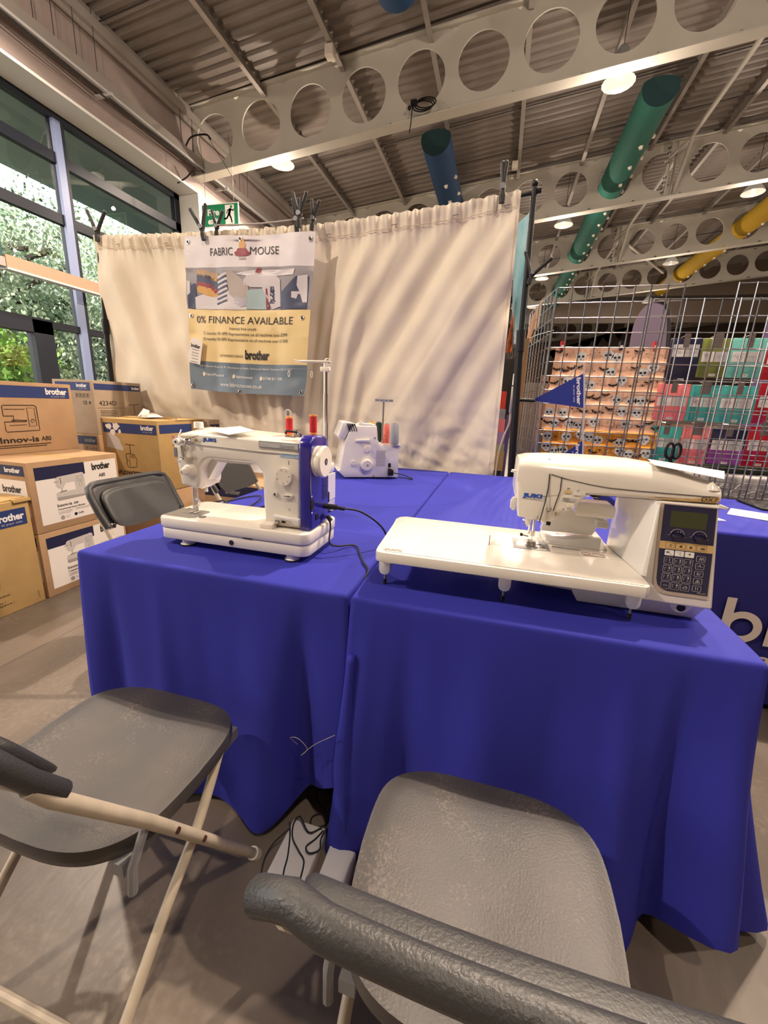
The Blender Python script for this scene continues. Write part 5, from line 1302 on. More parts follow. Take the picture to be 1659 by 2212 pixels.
# airflow carton
t=carton('yellowish carton with torn label remains on its blue band, carrying a crumpled paper',-2.735,-2.245,2.33,2.80,.505,1.003,'cardy')
f=Face('y',2.33); mb=MB(); f.rect(mb,-2.715,-2.255,.905,.972,1); f.text(mb,'brother',-2.385,.935,.105,.030,6,.04); f.text(mb,'at your side',-2.37,.918,.08,.009,5,.0)
rnd=random.Random(5)
for (cu,cz,rr) in ((-2.665,.945,.028),(-2.60,.95,.035),(-2.63,.91,.03),(-2.57,.915,.018)):
    f.poly(mb,[(cu+rr*rnd.uniform(.5,1.2)*math.cos(a),cz+rr*rnd.uniform(.4,.9)*math.sin(a)) for a in [2*PI*i/11 for i in range(11)]],3,.0018)
f.poly(mb,[(-2.69,.90),(-2.63,.90),(-2.58,.86),(-2.57,.82),(-2.55,.80),(-2.56,.78),(-2.70,.80)],5,.0014)
# overlocker icon
def ov_icon(f,mb,u,z,w,mi,r=.0014):
    q=lambda a,b:(u+a*w,z+b*w)
    f.line(mb,[q(0,.3),q(.1,.55),q(0,.6),q(.02,1),q(.25,1.05),q(.8,1.0),q(.85,.8),q(.95,.7),q(1,.45),q(.9,.4),q(.95,.1),q(.5,.0),q(.1,.02)],r,mi,closed=True)
    f.line(mb,[q(.45,1.05),q(.45,1.7)],r,mi); f.line(mb,[q(.05,1.72),q(.9,1.70)],r,mi)
    for k in range(4): f.line(mb,[q(.35+.12*k,.95),q(.35+.12*k,.7)],r*.7,mi)
    f.line(mb,[q(0,.6),q(.3,.58),q(.3,.1)],r*.7,mi)
ov_icon(f,mb,-2.54,.665,.095,0); f.text(mb,'AIRFLOW3000',-2.685,.61,.275,.028,0,.03); lines(f,mb,-2.55,.585,.12,3,.008,0); 
g=Face('x',-2.245); g.rect(mb,2.345,2.66,.915,.975,1); g.line(mb,[(2.45,.83),(2.62,.83)],.0007,0); g.line(mb,[(2.48,.70),(2.62,.70)],.0007,0)
for k in range(3): g.text(mb,('!','!!','T')[k],2.66+.03*k,.53,.012,.022,0,.02)
two_faces(mb,-2.245,t)
mb=MB(); mb.prism([(-2.74,1.003),(-2.24,1.003),(-2.30,1.010),(-2.5,1.006),(-2.7,1.012)],'y',2.50,2.80); mb.box(-2.70,-2.28,2.56,2.562,1.002,1.013,1); obj('top_flap',mb,[M['cardy'],M['ink']],t)
mb=MB()
v=[(-2.56,2.48,1.014),(-2.44,2.45,1.015),(-2.40,2.56,1.016),(-2.50,2.60,1.018),(-2.535,2.52,1.075),(-2.46,2.50,1.062),(-2.50,2.55,1.050),(-2.585,2.55,1.04)]
mb.add(v,[(0,1,2,3),(0,4,6,3),(1,5,6,2),(0,5,4),(3,7,4)]); mb.add([(x+.001,y+.001,z+.001) for x,y,z in v],[(3,2,1,0),(3,6,4,0)])
tag(obj('crumpled_paper',mb,M['paper'],angle=10),'crumpled white paper lying on the carton with torn label remains','paper')
# second carton right behind it with dark band
t=carton('brown carton with a dark band, just behind the one carrying the crumpled paper',-2.70,-2.21,2.815,3.25 if False else 2.95,.505,1.0,'cardg')
g=Face('x',-2.21); mb=MB(); g.rect(mb,2.825,2.94,.90,.965,2); g.text(mb,'brother',2.83,.925,.10,.026,6,.04); obj('printed_face',mb,PR,t)
# support cartons under
carton('brown carton on the floor under the one with torn label remains',-2.74,-2.25,2.33,2.94,0,.503,'card')
t=carton('low brown carton with a dark band seen under the arm of the free-arm machine',-1.96,-1.50,2.42,2.90,0,.40,'card')
t2=carton('brown carton with a dark band standing on another, seen through the free-arm machine',-1.98,-1.50,2.42,2.90,.402,.60,'card')
f=Face('y',2.42); mb=MB(); f.rect(mb,-1.97,-1.51,.50,.585,2); f.text(mb,'brother',-1.80,.525,.12,.032,4,.03); obj('printed_face',mb,PR,t2)
# tall stack behind
t=carton('greyish carton with handling symbols and a model number, at the back by the window',-3.36,-2.965,2.50,2.94,.86,1.262,'cardg')
f=Face('y',2.50); mb=MB(); f.rect(mb,-3.33,-2.99,1.185,1.245,1); f.text(mb,'brother',-3.12,1.21,.10,.026,6,.04); f.text(mb,'at your side',-3.10,1.195,.08,.008,5,0)
for k in range(4): f.line(mb,[(-3.14+.035*k,1.165),(-3.115+.035*k,1.165),(-3.115+.035*k,1.135),(-3.14+.035*k,1.135)],.0007,0,closed=True); f.line(mb,[(-3.128+.035*k,1.16),(-3.128+.035*k,1.14)],.002,0)
f.text(mb,'CE',-3.075,1.085,.04,.025,0,.01); f.poly(mb,[(-3.01+.010*math.cos(a),1.097+.012*math.sin(a)) for a in [2*PI*i/12 for i in range(12)]],0)
g=Face('x',-2.965); g.rect(mb,2.51,2.925,1.195,1.24,1); g.text(mb,'brother',2.845,1.208,.075,.022,6,.04); g.text(mb,'4234D',2.535,1.08,.15,.034,0,.0)
g.line(mb,[(2.785,1.19),(2.785,1.06),(2.52,1.06)],.0007,0); g.line(mb,[(2.80,1.085),(2.90,1.09)],.0015,0); g.line(mb,[(2.85,1.088),(2.855,1.01)],.0012,0); lines(g,mb,2.54,1.04,.16,4,.012,0,.0012)
two_faces(mb,-2.965,t)
t=carton('dark brown carton under the one with handling symbols',-3.38,-2.96,2.49,2.95,.432,.858,'card')
f=Face('y',2.49); mb=MB(); f.rect(mb,-3.36,-2.98,.78,.845,2); f.text(mb,'brother',-3.10,.80,.11,.03,4,.03); 
for k in range(4): f.poly(mb,[(-3.1+.03*k,.745),(-3.08+.03*k,.745),(-3.085+.03*k,.765)],0)
obj('printed_face',mb,PR,t)
carton('dark brown carton on the floor at the bottom of the back stack',-3.38,-2.96,2.49,2.95,0,.430,'card')
# ================================================================ BACKDROP STAND, CURTAIN, BANNER
BY=3.0
st=thing('backdrop_stand','black telescopic backdrop stand holding up the calico curtain','backdrop stand',(-1.6,BY,0))
mb=MB(); mb.cyl((-3.36,BY,.02),(-3.325,BY,1.70),.020,n=14); mb.cyl((-3.327,BY,1.66),(-3.322,BY,1.78),.026,n=14); mb.cyl((-3.325,BY,1.72),(-3.292,BY,2.42),.016,n=12); mb.sphere((-3.29,BY,2.43),.02,10)
for a in (30,150,270): mb.tube([(-3.34,BY,.55),(-3.34+.42*math.cos(math.radians(a)),BY+.42*math.sin(math.radians(a)),.012)],.009,8)
obj('left_pole',mb,M['black'],st)
mb=MB(); mb.cyl((.16,BY,.02),(.082,BY,1.60),.024,n=14); mb.cyl((.086,BY,1.55),(.078,BY,1.68),.027,n=14); mb.cyl((.082,BY,1.60),(.060,BY,2.48),.018,n=12); mb.sphere((.060,BY,2.50),.022,10)
for a in (30,150,270): mb.tube([(.15,BY,.55),(.15+.35*math.cos(math.radians(a)),BY+.30*math.sin(math.radians(a)),.012)],.009,8)
mb.tube([(.10,BY,1.245),(.22,BY+.06,1.245)],.012,8)
obj('right_pole',mb,M['black'],st)
def ztop(x): 
    # slightly sagging crossbar, rising to the right pole
    p=[(-3.4,2.395),(-3.25,2.382),(-2.48,2.357),(-1.82,2.350),(-1.35,2.347),(-.81,2.376),(-.36,2.411),(-.02,2.449),(.1,2.465)]
    for a,b in zip(p,p[1:]):
        if a[0]<=x<=b[0]: f=(x-a[0])/(b[0]-a[0]); return a[1]+(b[1]-a[1])*f
    return p[0][1] if x<p[0][0] else p[-1][1]
mb=MB(); mb.tube([(x,BY,ztop(x)-.008) for x in [-3.30+3.36*i/24 for i in range(25)]]+[(.075,BY,2.462)],.011,10); mb.cyl((.075,BY,2.462),(.10,BY,2.464),.017,n=12); mb.cyl((-3.33,BY,2.39),(-3.28,BY,2.388),.016,n=12)
obj('crossbar',mb,M['black'],st)
# curtain
def curtain_y(x,z):
    d=max(0,ztop(x)-z); 
    s=.42 if x<-2.1 else (-.62 if x>-1.0 else .42+(x+2.1)/1.1*(-1.04))
    w=x-s*d
    top=math.exp(-(d/.10)**2)
    y=0
    y+=.010*top*math.sin(x*75+3*math.sin(x*9))+.006*top*math.sin(x*140)
    g=(1-math.exp(-(d/.15)))
    y+=g*(.034*math.sin(w*7.2+1.0)+.030*(abs(math.sin(w*6.8+2*math.sin(w*2.1)))-.5)+.016*math.sin(w*27+1.3*math.sin(d*2)))*(1.0-.3*d)
    q=noise.noise(Vector((x*2.2,z*1.1,3)))*.07*g + noise.noise(Vector((x*6,z*4,7)))*.022*g
    # crinkles low down on the right
    lo=max(0,(1.35-z))/.6
    q+=lo*.020*noise.noise(Vector((x*11+z*9,z*14,1)))+lo*.012*abs(noise.noise(Vector((x*22,z*18,4))))
    return y+q
mb=MB(); NX,NZ=420,110; vs=[];fs=[]
for j in range(NZ+1):
    for i in range(NX+1):
        f=i/NX; x=-3.30+3.285*f
        zt=ztop(x)+.012; 
        x2=x-.10*(j/NZ)*(1-f)**3+.02*(j/NZ)*f
        zb=.70+.012*math.sin(x*5)
        t=(j/NZ); z=zt+(zb-zt)*t
        vs.append((x2,BY+.012-.042*math.exp(-((zt-z)/.09)**2)-curtain_y(x,z),z))
for j in range(NZ):
    for i in range(NX):
        a=j*(NX+1)+i; fs.append((a,a+NX+1,a+NX+2,a+1))
mb.add(vs,fs)
cur=tag(obj('calico_curtain',mb,M['cotton'],angle=180),'cream calico curtain hanging from the black backdrop stand','curtain')
mb=MB(); mb.tube([(-3.28+3.25*i/200,BY-.016-curtain_y(-3.28+3.25*i/200,ztop(-3.28+3.25*i/200)-.075),ztop(-3.28+3.25*i/200)-.072) for i in range(201)],.0018,4)
mb.tube([(-.03-.0*j,BY+.007-curtain_y(-.03,2.40-1.68*j/80),2.40-1.68*j/80) for j in range(81)],.0014,4)
obj('stitch_line',mb,mat('stitch_tan',(.60,.50,.34),.9),cur)
for k,x in enumerate((-3.07,-2.62,-1.27,-.80,-.40,-.09)):
    mb=MB(); z=ztop(x)-.055; mb.tube([(x-.02,BY-.022-curtain_y(x,z),z),(x+.02,BY-.022-curtain_y(x,z),z+.003)],.0022,5); obj('safety_pin',mb,M['brushed'],cur)

# banner
BW,BH=1.09,1.125
def BP(u,v,l=0.):
    """u 0..BW from the left, v 0..BH from the bottom"""
    a=u/BW; b=v/BH
    xl=-2.508+(-2.470+2.508)*b; xr=-1.462+(-1.376+1.462)*b
    # hanging slightly rotated and narrower at the bottom
    x=xl+(xr-xl)*a; zb=1.238-.022*a+.012*math.sin(PI*a)*-1; zt=2.357-.028*a
    if b>.97: zt-=.012*math.sin(PI*a)**2
    z=zb+(zt-zb)*b
    y=BY-.135
    for c in (.25,.5,.75):
        dd=abs(a-c); y+=(.007 if c!=.5 else -.008)*math.exp(-(dd/.05)**2)
    y+=.010*math.sin(a*PI*4+.5)*.6
    for c in (.2,.38,.56,.78): y+=.004*math.exp(-((b-c)/.02)**2)*math.cos(a*9)
    y+=.012*noise.noise(Vector((u*3.2,v*3.2,2)))+.005*noise.noise(Vector((u*9,v*9,5)))
    y-=.03*max(0,(.12-b)/.12)*a
    k=(BY-.135)/BY
    return Vector((x*k,y-l,1.175+(z-1.175)*k))
t=thing('advertising_banner','vinyl shop banner in white, yellow and slate clipped on the calico curtain','banner',(-1.95,BY-.135,2.36))
mb=MB(); U,V=100,104; vs=[];fs=[];mi=[]
for j in range(V+1):
    for i in range(U+1): vs.append(BP(BW*i/U,BH*j/V))
vz=[0,.232,.612,.905,1.2]
for j in range(V):
    for i in range(U):
        a=j*(U+1)+i; v=BH*(j+.5)/V
        m=0 if v>.905 else (3 if v>.612 else (1 if v>.232 else 2))
        mb.add([],[],None); fs.append((a,a+1,a+U+2,a+U+1)); mi.append(m)
mb.v=[tuple(v) for v in vs]; mb.f=fs; mb.mi=mi
sheet=obj('sheet',mb,[M['vinylwhite'],M['vinylyellow'],M['vinylslate'],mat('banner_print_grey',(.30,.28,.30),.42)],t,angle=180)
def bt(mb,body,u,v,w,h=None,mi=0,bold=.0,sh=0,sp=1.): put_text(mb,body,(0,0,0),X,Zu,w=w,hgt=h,bold=bold,mi=mi,shear=sh,spacing=sp,fn=lambda a,b:BP(u+a,v+b,.0035))
mb=MB(); bt(mb,'FABRIC',.235,.985,.20,.052,0,-.004); obj('printed_line',mb,[M['ink'],M['textwhite']],t)
mb=MB(); bt(mb,'MOUSE',.575,.990,.235,.052,0,-.004); obj('printed_line',mb,[M['ink'],M['textwhite']],t)
mb=MB(); bt(mb,'0% FINANCE AVAILABLE',.085,.515,.87,.052,0,0.); obj('printed_line',mb,[M['ink'],M['textwhite']],t)
mb=MB(); bt(mb,'Interest free credit',.40,.470,.235,.020,0,0); obj('printed_line',mb,[M['ink'],M['textwhite']],t)
mb=MB(); bt(mb,'12 months 0% APR Representative on all machines over £599',.15,.43,.76,.022,0,0); obj('printed_line',mb,[M['ink'],M['textwhite']],t)
mb=MB(); bt(mb,'18 months 0% APR Representative on all machines over £1500',.145,.388,.77,.022,0,0); obj('printed_line',mb,[M['ink'],M['textwhite']],t)
mb=MB(); bt(mb,'AUTHORISED DEALER',.30,.270,.22,.018,0,0); obj('printed_line',mb,[M['ink'],M['textwhite']],t)
mb=MB(); bt(mb,'brother',.54,.262,.215,.062,0,.05); obj('printed_line',mb,[M['ink'],M['textwhite']],t)
mb=MB(); bt(mb,'Unit 5 Station Road Ind. Pk., Brompton on Swale, Richmond, North Yorkshire DL10 7SN',.10,.185,.86,.014,1,0); obj('printed_line',mb,[M['ink'],M['textwhite']],t)
mb=MB(); bt(mb,'FabricMouseuk',.16,.118,.18,.022,1,0); obj('printed_line',mb,[M['ink'],M['textwhite']],t)
mb=MB(); bt(mb,'fabricmouse',.45,.115,.15,.022,1,0); obj('printed_line',mb,[M['ink'],M['textwhite']],t)
mb=MB(); bt(mb,'01748 811 590',.70,.110,.18,.022,1,0); obj('printed_line',mb,[M['ink'],M['textwhite']],t)
mb=MB(); bt(mb,'www.fabricmouse.co.uk',.30,.045,.40,.030,1,.0); obj('printed_line',mb,[M['ink'],M['textwhite']],t)

def bpoly(mb,pts,mi,l): 
    # fan from centroid so that it follows the sheet
    c=(sum(p[0] for p in pts)/len(pts),sum(p[1] for p in pts)/len(pts)); P_=[]
    for a,b in zip(pts,pts[1:]+pts[:1]):
        n=max(1,int(math.hypot(a[0]-b[0],a[1]-b[1])/.03))
        P_ += [(a[0]+(b[0]-a[0])*k/n,a[1]+(b[1]-a[1])*k/n) for k in range(n)]
    rings=[P_]+[[(c[0]+(p[0]-c[0])*f,c[1]+(p[1]-c[1])*f) for p in P_] for f in (.66,.33)]
    vs=[BP(p[0],p[1],l) for r in rings for p in r]+[BP(c[0],c[1],l)]; n=len(P_); fs=[]
    for k in range(2):
        for i in range(n): fs.append((k*n+i,k*n+(i+1)%n,(k+1)*n+(i+1)%n,(k+1)*n+i))
    for i in range(n): fs.append((2*n+i,2*n+(i+1)%n,3*n))
    mb.add(vs,fs,mi)
pc=[mat('print_'+n,c,.42) for n,c in (('dark',(.05,.045,.06)),('white',(.62,.58,.60)),('mustard',(.58,.32,.08)),('navy',(.04,.05,.11)),('maroon',(.25,.02,.04)),('stone',(.42,.36,.32)),('lightgrey',(.45,.43,.47)),('paleblue',(.38,.50,.52)),('skin',(.65,.35,.12)))]
mb=MB()
bpoly(mb,[(0.01,.62),(.02,.78),(.09,.80),(.10,.66),(.07,.615)],3,.004); bpoly(mb,[(.08,.70),(.30,.76),(.45,.74),(.60,.66),(.55,.615),(.08,.615)],1,.004)
bpoly(mb,[(.45,.86),(.60,.885),(.95,.89),(.94,.85),(.60,.84)],1,.004); bpoly(mb,[(.82,.72),(.96,.84),(1.06,.84),(1.06,.62),(.84,.62)],3,.0042)
# fabric stack
for k,(c1,dv) in enumerate(((2,.0),(0,-.03),(3,-.055),(4,-.085),(2,-.115))):
    bpoly(mb,[(.10,.875+dv),(.115,.90+dv),(.30,.865+dv),(.305,.835+dv),(.27,.81+dv),(.11,.85+dv)],c1,.0045+.0002*k)
for k in range(8):
    bpoly(mb,[(.12+.022*k,.897-.004*k),(.128+.022*k,.899-.004*k),(.148+.022*k,.865-.004*k),(.135+.022*k,.862-.004*k)],5,.0058)
for k in range(6): bpoly(mb,[(.285,.845-.034*k),(.375,.875-.034*k),(.385,.858-.034*k),(.29,.826-.034*k)],1 if k%1==0 else 3,.006)
for k in range(6): bpoly(mb,[(.285,.828-.034*k),(.375,.858-.034*k),(.38,.846-.034*k),(.29,.815-.034*k)],3,.0061)
bpoly(mb,[(.37,.87),(.42,.885),(.52,.82),(.57,.77),(.56,.70),(.50,.66),(.40,.72)],5,.0046); 
for k in range(4): bpoly(mb,[(.44,.72-.016*k),(.50,.682-.014*k),(.56,.70-.014*k),(.56,.69-.014*k),(.50,.674-.014*k),(.44,.712-.016*k)],6,.005)
bpoly(mb,[(.53,.82),(.56,.85),(.80,.845),(.83,.82),(.84,.64),(.77,.62),(.77,.77),(.58,.77),(.57,.79),(.53,.78)],1,.0052); bpoly(mb,[(.55,.62),(.56,.75),(.72,.765),(.74,.62)],7,.005); bpoly(mb,[(.71,.76),(.725,.765),(.745,.62),(.72,.62)],4,.0056)
bpoly(mb,[(.745,.66),(.75,.775),(.79,.775),(.80,.66)],3,.0054)
bpoly(mb,[(.975,.84),(1.05,.85),(1.06,.66),(1.03,.65),(1.0,.72),(.93,.74),(.93,.70),(.97,.69),(1.0,.77),(.97,.78)],1,.005); bpoly(mb,[(.94,.64),(.97,.665),(1.06,.665),(1.06,.625),(.94,.62)],3,.0052)
bpoly(mb,[(.62,.87),(.64,.90),(.67,.90),(.67,.86)],4,.005); bpoly(mb,[(.01,.71),(.04,.73),(.04,.81),(.01,.82)],1,.0052)
obj('printed_picture',mb,pc,t)
# emblem between the words (plain shapes)
mb=MB(); 
bpoly(mb,[(.455,.985),(.45,1.005),(.465,1.01),(.475,1.03),(.545,1.03),(.56,1.01),(.575,1.005),(.57,.985),(.53,.975),(.49,.975)],4,.004)
bpoly(mb,[(.49,1.03),(.485,1.06),(.50,1.085),(.515,1.115),(.528,1.085),(.54,1.05),(.53,1.03)],8,.0045)
bpoly(mb,[(.49,.975),(.485,.955),(.50,.96),(.515,.955),(.53,.96),(.545,.955),(.54,.975)],5,.004)
obj('emblem',mb,pc,t)
PY=mat('print_pale_yellow',(.75,.66,.45),.4)
for (u,v) in ((.142,.128),(.432,.125),(.682,.120)):
    mb=MB(); bpoly(mb,[(u+.013*math.cos(a),v+.017*math.sin(a)) for a in [2*PI*i/12 for i in range(12)]],0,.004); obj('contact_symbol',mb,[PY],t)
mb=MB()
for (u,v) in ((.035,1.085),(1.055,1.08),(.50,1.10),(.035,.565),(1.03,.56),(.025,.03),(.50,.012),(1.06,.025)):
    c=BP(u,v,.004); mb.tube([c+Vector((.011*math.cos(a),0,.013*math.sin(a))) for a in [2*PI*i/16 for i in range(16)]],.0035,6,closed=True); mb.cyl(c+Vector((0,.002,0)),c+Vector((0,.0035,0)),.008,n=12,mi=1)
obj('eyelets',mb,[M['chrome'],M['ink']],t)
# card tag
t=thing('swing_tag','small white printed tag pinned at the lower left of the banner, tilted','tag',(-2.43,BY-.165,1.6))
mb=MB(); c=Vector((-2.425*.95,BY-.165,1.508)); ux=Vector((.96,0,-.20)).normalized(); uz=Vector((.20,0,1)).normalized()
q=[c+ux*a+uz*b for a,b in ((-.058,-.085),(.052,-.085),(.058,.085),(.0,.10),(-.052,.085))]
mb.add([p for p in q]+[p+Vector((0,.002,0)) for p in q],[(0,1,2,3,4),(9,8,7,6,5)]+[(i,5+i,5+(i+1)%5,(i+1)%5) for i in range(5)])
obj('card',mb,M['paper'],t)
mb=MB(); put_text(mb,'brother',c+ux*-.042+uz*.03+Vector((0,-.001,0)),ux,uz,w=.082,hgt=.026,bold=.04)
for k in range(5): q=c+uz*(.015-.022*k)+Vector((0,-.002,0)); mb.tube([q+ux*-.03,q+ux*.03],.0016,4)
obj('printed_lettering',mb,M['ink'],t)
# spring clamps
def clamp(x,z,ang,label,y=BY-.045,s=1.,spread=.5):
    t=thing('spring_clamp',label,'clamp',(x,y,z),'black spring clamps')
    ca,sa=math.cos(ang),math.sin(ang)
    def T(a,b,d=0): return (x+s*(a*ca-b*sa),y+d,z+s*(a*sa+b*ca))
    for k in (-1,1):
        mb=MB(); sp=k*spread*.09
        mb.tube([T(sp*.12,-.01),T(sp*.5,.05),T(sp,.12)],.013*s,8); mb.tube([T(sp*.12,-.01),T(-k*.006,-.05),T(-k*.003,-.085)],.014*s,8)
        mb.sphere(T(sp,.122),.0135*s,8)
        obj('handle',mb,M['rubber'],t)
    mb=MB(); mb.cyl(T(0,.0,-.02),T(0,.0,.02),.016*s,n=12); obj('pivot',mb,M['midgrey'],t)
clamp(-3.245,2.43,-.1,'black spring clamp at the left end of the crossbar, handles wide open',spread=.95)
clamp(-2.185,2.345,.16,'black spring clamp biting the top left of the banner',spread=.7,y=BY-.155)
clamp(-2.14,2.385,-.12,'smaller black spring clamp just right of the one biting the top left of the banner',s=.8,spread=.6)
clamp(-1.49,2.385,.03,'black spring clamp at the top right of the banner, leftmost of the cluster',s=.95,spread=.25,y=BY-.06)
clamp(-1.425,2.38,-.05,'black spring clamp at the top right of the banner, middle of the cluster',s=.95,spread=.55,y=BY-.15)
clamp(-1.38,2.395,-.18,'black spring clamp at the top right of the banner, rightmost of the cluster',s=.85,spread=.35,y=BY-.03)
clamp(-.125,2.475,.02,'black spring clamp on the curtain near the right end of the crossbar',s=1.0,spread=.12,y=BY-.05)
clamp(.105,2.01,-.25,'black spring clamp on the right pole, handles pointing up',s=.8,spread=1.1,y=BY-.02)
mb=MB(); mb.tube([(-2.14+.7*i/20,BY-.05,2.392-.012*math.sin(PI*i/20)) for i in range(21)],.006,8)
tag(obj('braided_rope',mb,M['greyprint']),'grey braided rope along the crossbar above the banner','rope')

# ================================================================ RIGHT-HAND STALL: mesh panels, fabrics, packets
def gridpanel(label,p0,p1,n,z0,z1,m='wire',sp=.0935,ext=.0,r=.0030,hang=0):
    p0=Vector((p0[0],p0[1],0)); p1=Vector((p1[0],p1[1],0)); d=(p1-p0); 
    t=thing('mesh_panel',label,'mesh panel',(p0.x,p0.y,0),'wire mesh display panels')
    mb=MB()
    for i in range(n): q=p0+d*i/(n-1); mb.tube([q+Vector((0,0,z0)),q+Vector((0,0,z1))],r*1.5,6)
    nn=Vector((-d.y,d.x,0)).normalized()*r*1.5
    z=z1-.004; 
    while z>z0:
        mb.tube([p0+nn*1+Vector((0,0,z)),p1+nn+Vector((0,0,z))],r,6); z-=sp
    obj('wires',mb,M[m],t,angle=60)
    return t
gridpanel('chrome mesh panel left of the number-panel machine, behind the blue pennants',(.289,3.22),(1.037,3.22),9,.0,1.985)
gridpanel('chrome mesh panel standing in front of the hanging packets, slightly lower than its neighbours',(.822,3.06),(1.77,3.10),11,.0,1.868)
gridpanel('chrome mesh panel at the right edge of the view, behind the lower one',(1.325,3.22),(2.08,3.22),9,.0,1.985)
gridpanel('chrome mesh panel going away from the corner, seen nearly edge on',(.285,3.25),(.168,4.02),9,.0,1.985)
gridpanel('dark mesh panel farther back beside the curtain edge, seen edge on',(.15,4.1),(-.02,5.2),11,.9,1.985,m='darkwire')
# halloween print fabrics folded over rails
hp=[mat('fabric_peach',(.76,.46,.30),.9,bump=.1,bump_scale=30),mat('print_skull',(.72,.74,.72),.9),mat('print_black',(.05,.03,.02),.9),mat('print_web',(.90,.72,.60),.9),mat('fabric_orange',(.62,.25,.03),.9,bump=.1,bump_scale=30)]
def fabric(label,x0,x1,z0,z1,y,base,seed):
    rnd=random.Random(seed)
    t=thing('folded_fabric',label,'fabric',((x0+x1)/2,y,z0),'folded printed fabrics')
    mb=MB(); n=60; prof=[(.0,z0+.006),(-.010,z0),(-.018,z0+.006),(-.014,z0+.02),(-.010,(z0+z1)/2),(-.012,z1-.02),(-.010,z1-.006),(0,z1),(.012,z1-.004),(.014,z0+.01)]
    vs=[]
    for i in range(n+1):
        x=x0+(x1-x0)*i/n; w=.004*math.sin(i*.5+seed)
        for (a,b) in prof: vs.append((x,y+a+w,b+w*.5))
    k=len(prof); fs=[(i*k+j,i*k+(j+1)%k,(i+1)*k+(j+1)%k,(i+1)*k+j) for i in range(n) for j in range(k)]+[tuple(range(k)),tuple(reversed(range(n*k,n*k+k)))]
    mb.add(vs,fs,base); cloth=obj('cloth',mb,hp,t,angle=50)
    mb=MB(); yy=y-.0195
    def disc(x,z,rx,rz,mi,l=0,nn=12): mb.add([(x+rx*math.cos(a),yy-l,z+rz*math.sin(a)) for a in [2*PI*i/nn for i in range(nn)]],[tuple(range(nn))],mi)
    H=z1-z0; x=x0+.03
    while x<x1-.02:
        kind=rnd.choice('ssbbwep'); zc=z0+H*rnd.uniform(.3,.72); s=min(H*.5,.045)
        if kind=='s':
            disc(x,zc,s*.85,s*.72,1); disc(x+.004,zc-s*.55,s*.45,s*.40,1,.0002); disc(x-s*.3,zc-.002,s*.22,s*.2,2,.0006,8); disc(x+s*.3,zc,s*.22,s*.2,2,.0006,8); disc(x,zc-s*.42,s*.1,s*.12,2,.0006,6); x+=.062
        elif kind=='b':
            w=.036; r_=rnd.uniform(-.3,.3); pts=[(-1,.3),(-.75,.45),(-.35,.25),(-.15,.1),(-.1,.3),(0,.2),(.1,.3),(.15,.1),(.35,.25),(.75,.45),(1,.3),(.7,.05),(.5,-.1),(.25,-.1),(0,-.35),(-.25,-.1),(-.5,-.1),(-.7,.05)]
            P_=[(x+w*(a*math.cos(r_)-b*math.sin(r_)),yy-.0004,zc+w*(a*math.sin(r_)+b*math.cos(r_))) for a,b in pts]; mb.add([(x,yy-.0004,zc)]+P_,[(0,1+i,1+(i+1)%len(P_)) for i in range(len(P_))],2); x+=.05
        elif kind=='w':
            for q in range(7):
                a=2*PI*q/7+.2; L=s*.95; mb.add([(x,yy,zc),(x+L*math.cos(a-.05),yy-.0002,zc+L*math.sin(a-.05)),(x+L*math.cos(a+.05),yy-.0002,zc+L*math.sin(a+.05))],[(0,1,2)],3)
            disc(x,zc,.004,.004,2,.0006,6); x+=.06
        elif kind=='e':
            disc(x,zc,.010,.010,3,.0002,10); disc(x,zc,.0065,.0065,base,.0004,8); disc(x,zc,.003,.003,2,.0006,6); x+=.035
        else:
            disc(x,zc,.006,.007,2,.0004,8)
            for q in range(6): a=PI*q/5; mb.add([(x,yy,zc),(x+.016*math.cos(a),yy-.0003,zc+.012*math.sin(a)+.002),(x+.016*math.cos(a),yy-.0003,zc+.012*math.sin(a))],[(0,1,2)],2)
            x+=.04
    obj('print_motifs',mb,hp,t,angle=180)
    return t
ords=['topmost','second','third','fourth','fifth','sixth']
zz=1.652
for k in range(6):
    fabric('peach fabric with skulls and bats behind the mesh, %s of its stack'%ords[k],.362-.006*k,1.115+.003*k,zz-.112,zz,3.52-.012*k,0,11+k); zz-=.1
for k in range(2):
    fabric('deep orange fabric with skulls and bats behind the mesh, %s'%('upper of the two' if k==0 else 'lower of the two'),.345,1.12-.03*k,zz-.112,zz,3.44-.012*k,4,31+k); zz-=.098
# rail stand behind fabrics
t=thing('fabric_rack','pale rack holding the printed fabrics and packets behind the mesh','rack',(.8,3.6,0))
mb=MB(); 
for x in (.30,.33): mb.box(x-.012,x+.012,3.56,3.6,0,1.45)
for z in (1.65,1.4,1.12,1.04,.85,.6): mb.box(.30,2.3,3.56,3.585,z-.01,z+.004)
obj('frame',mb,M['tan'],t)
mb=MB(); mb.box(.32,.37,3.44,3.6,.84,1.0); obj('side_bracket',mb,M['midgrey'],t)
for x in (2.28,): 
    mb=MB(); mb.box(x,x+.03,3.56,3.6,0,1.72); obj('post',mb,M['tan'],t)
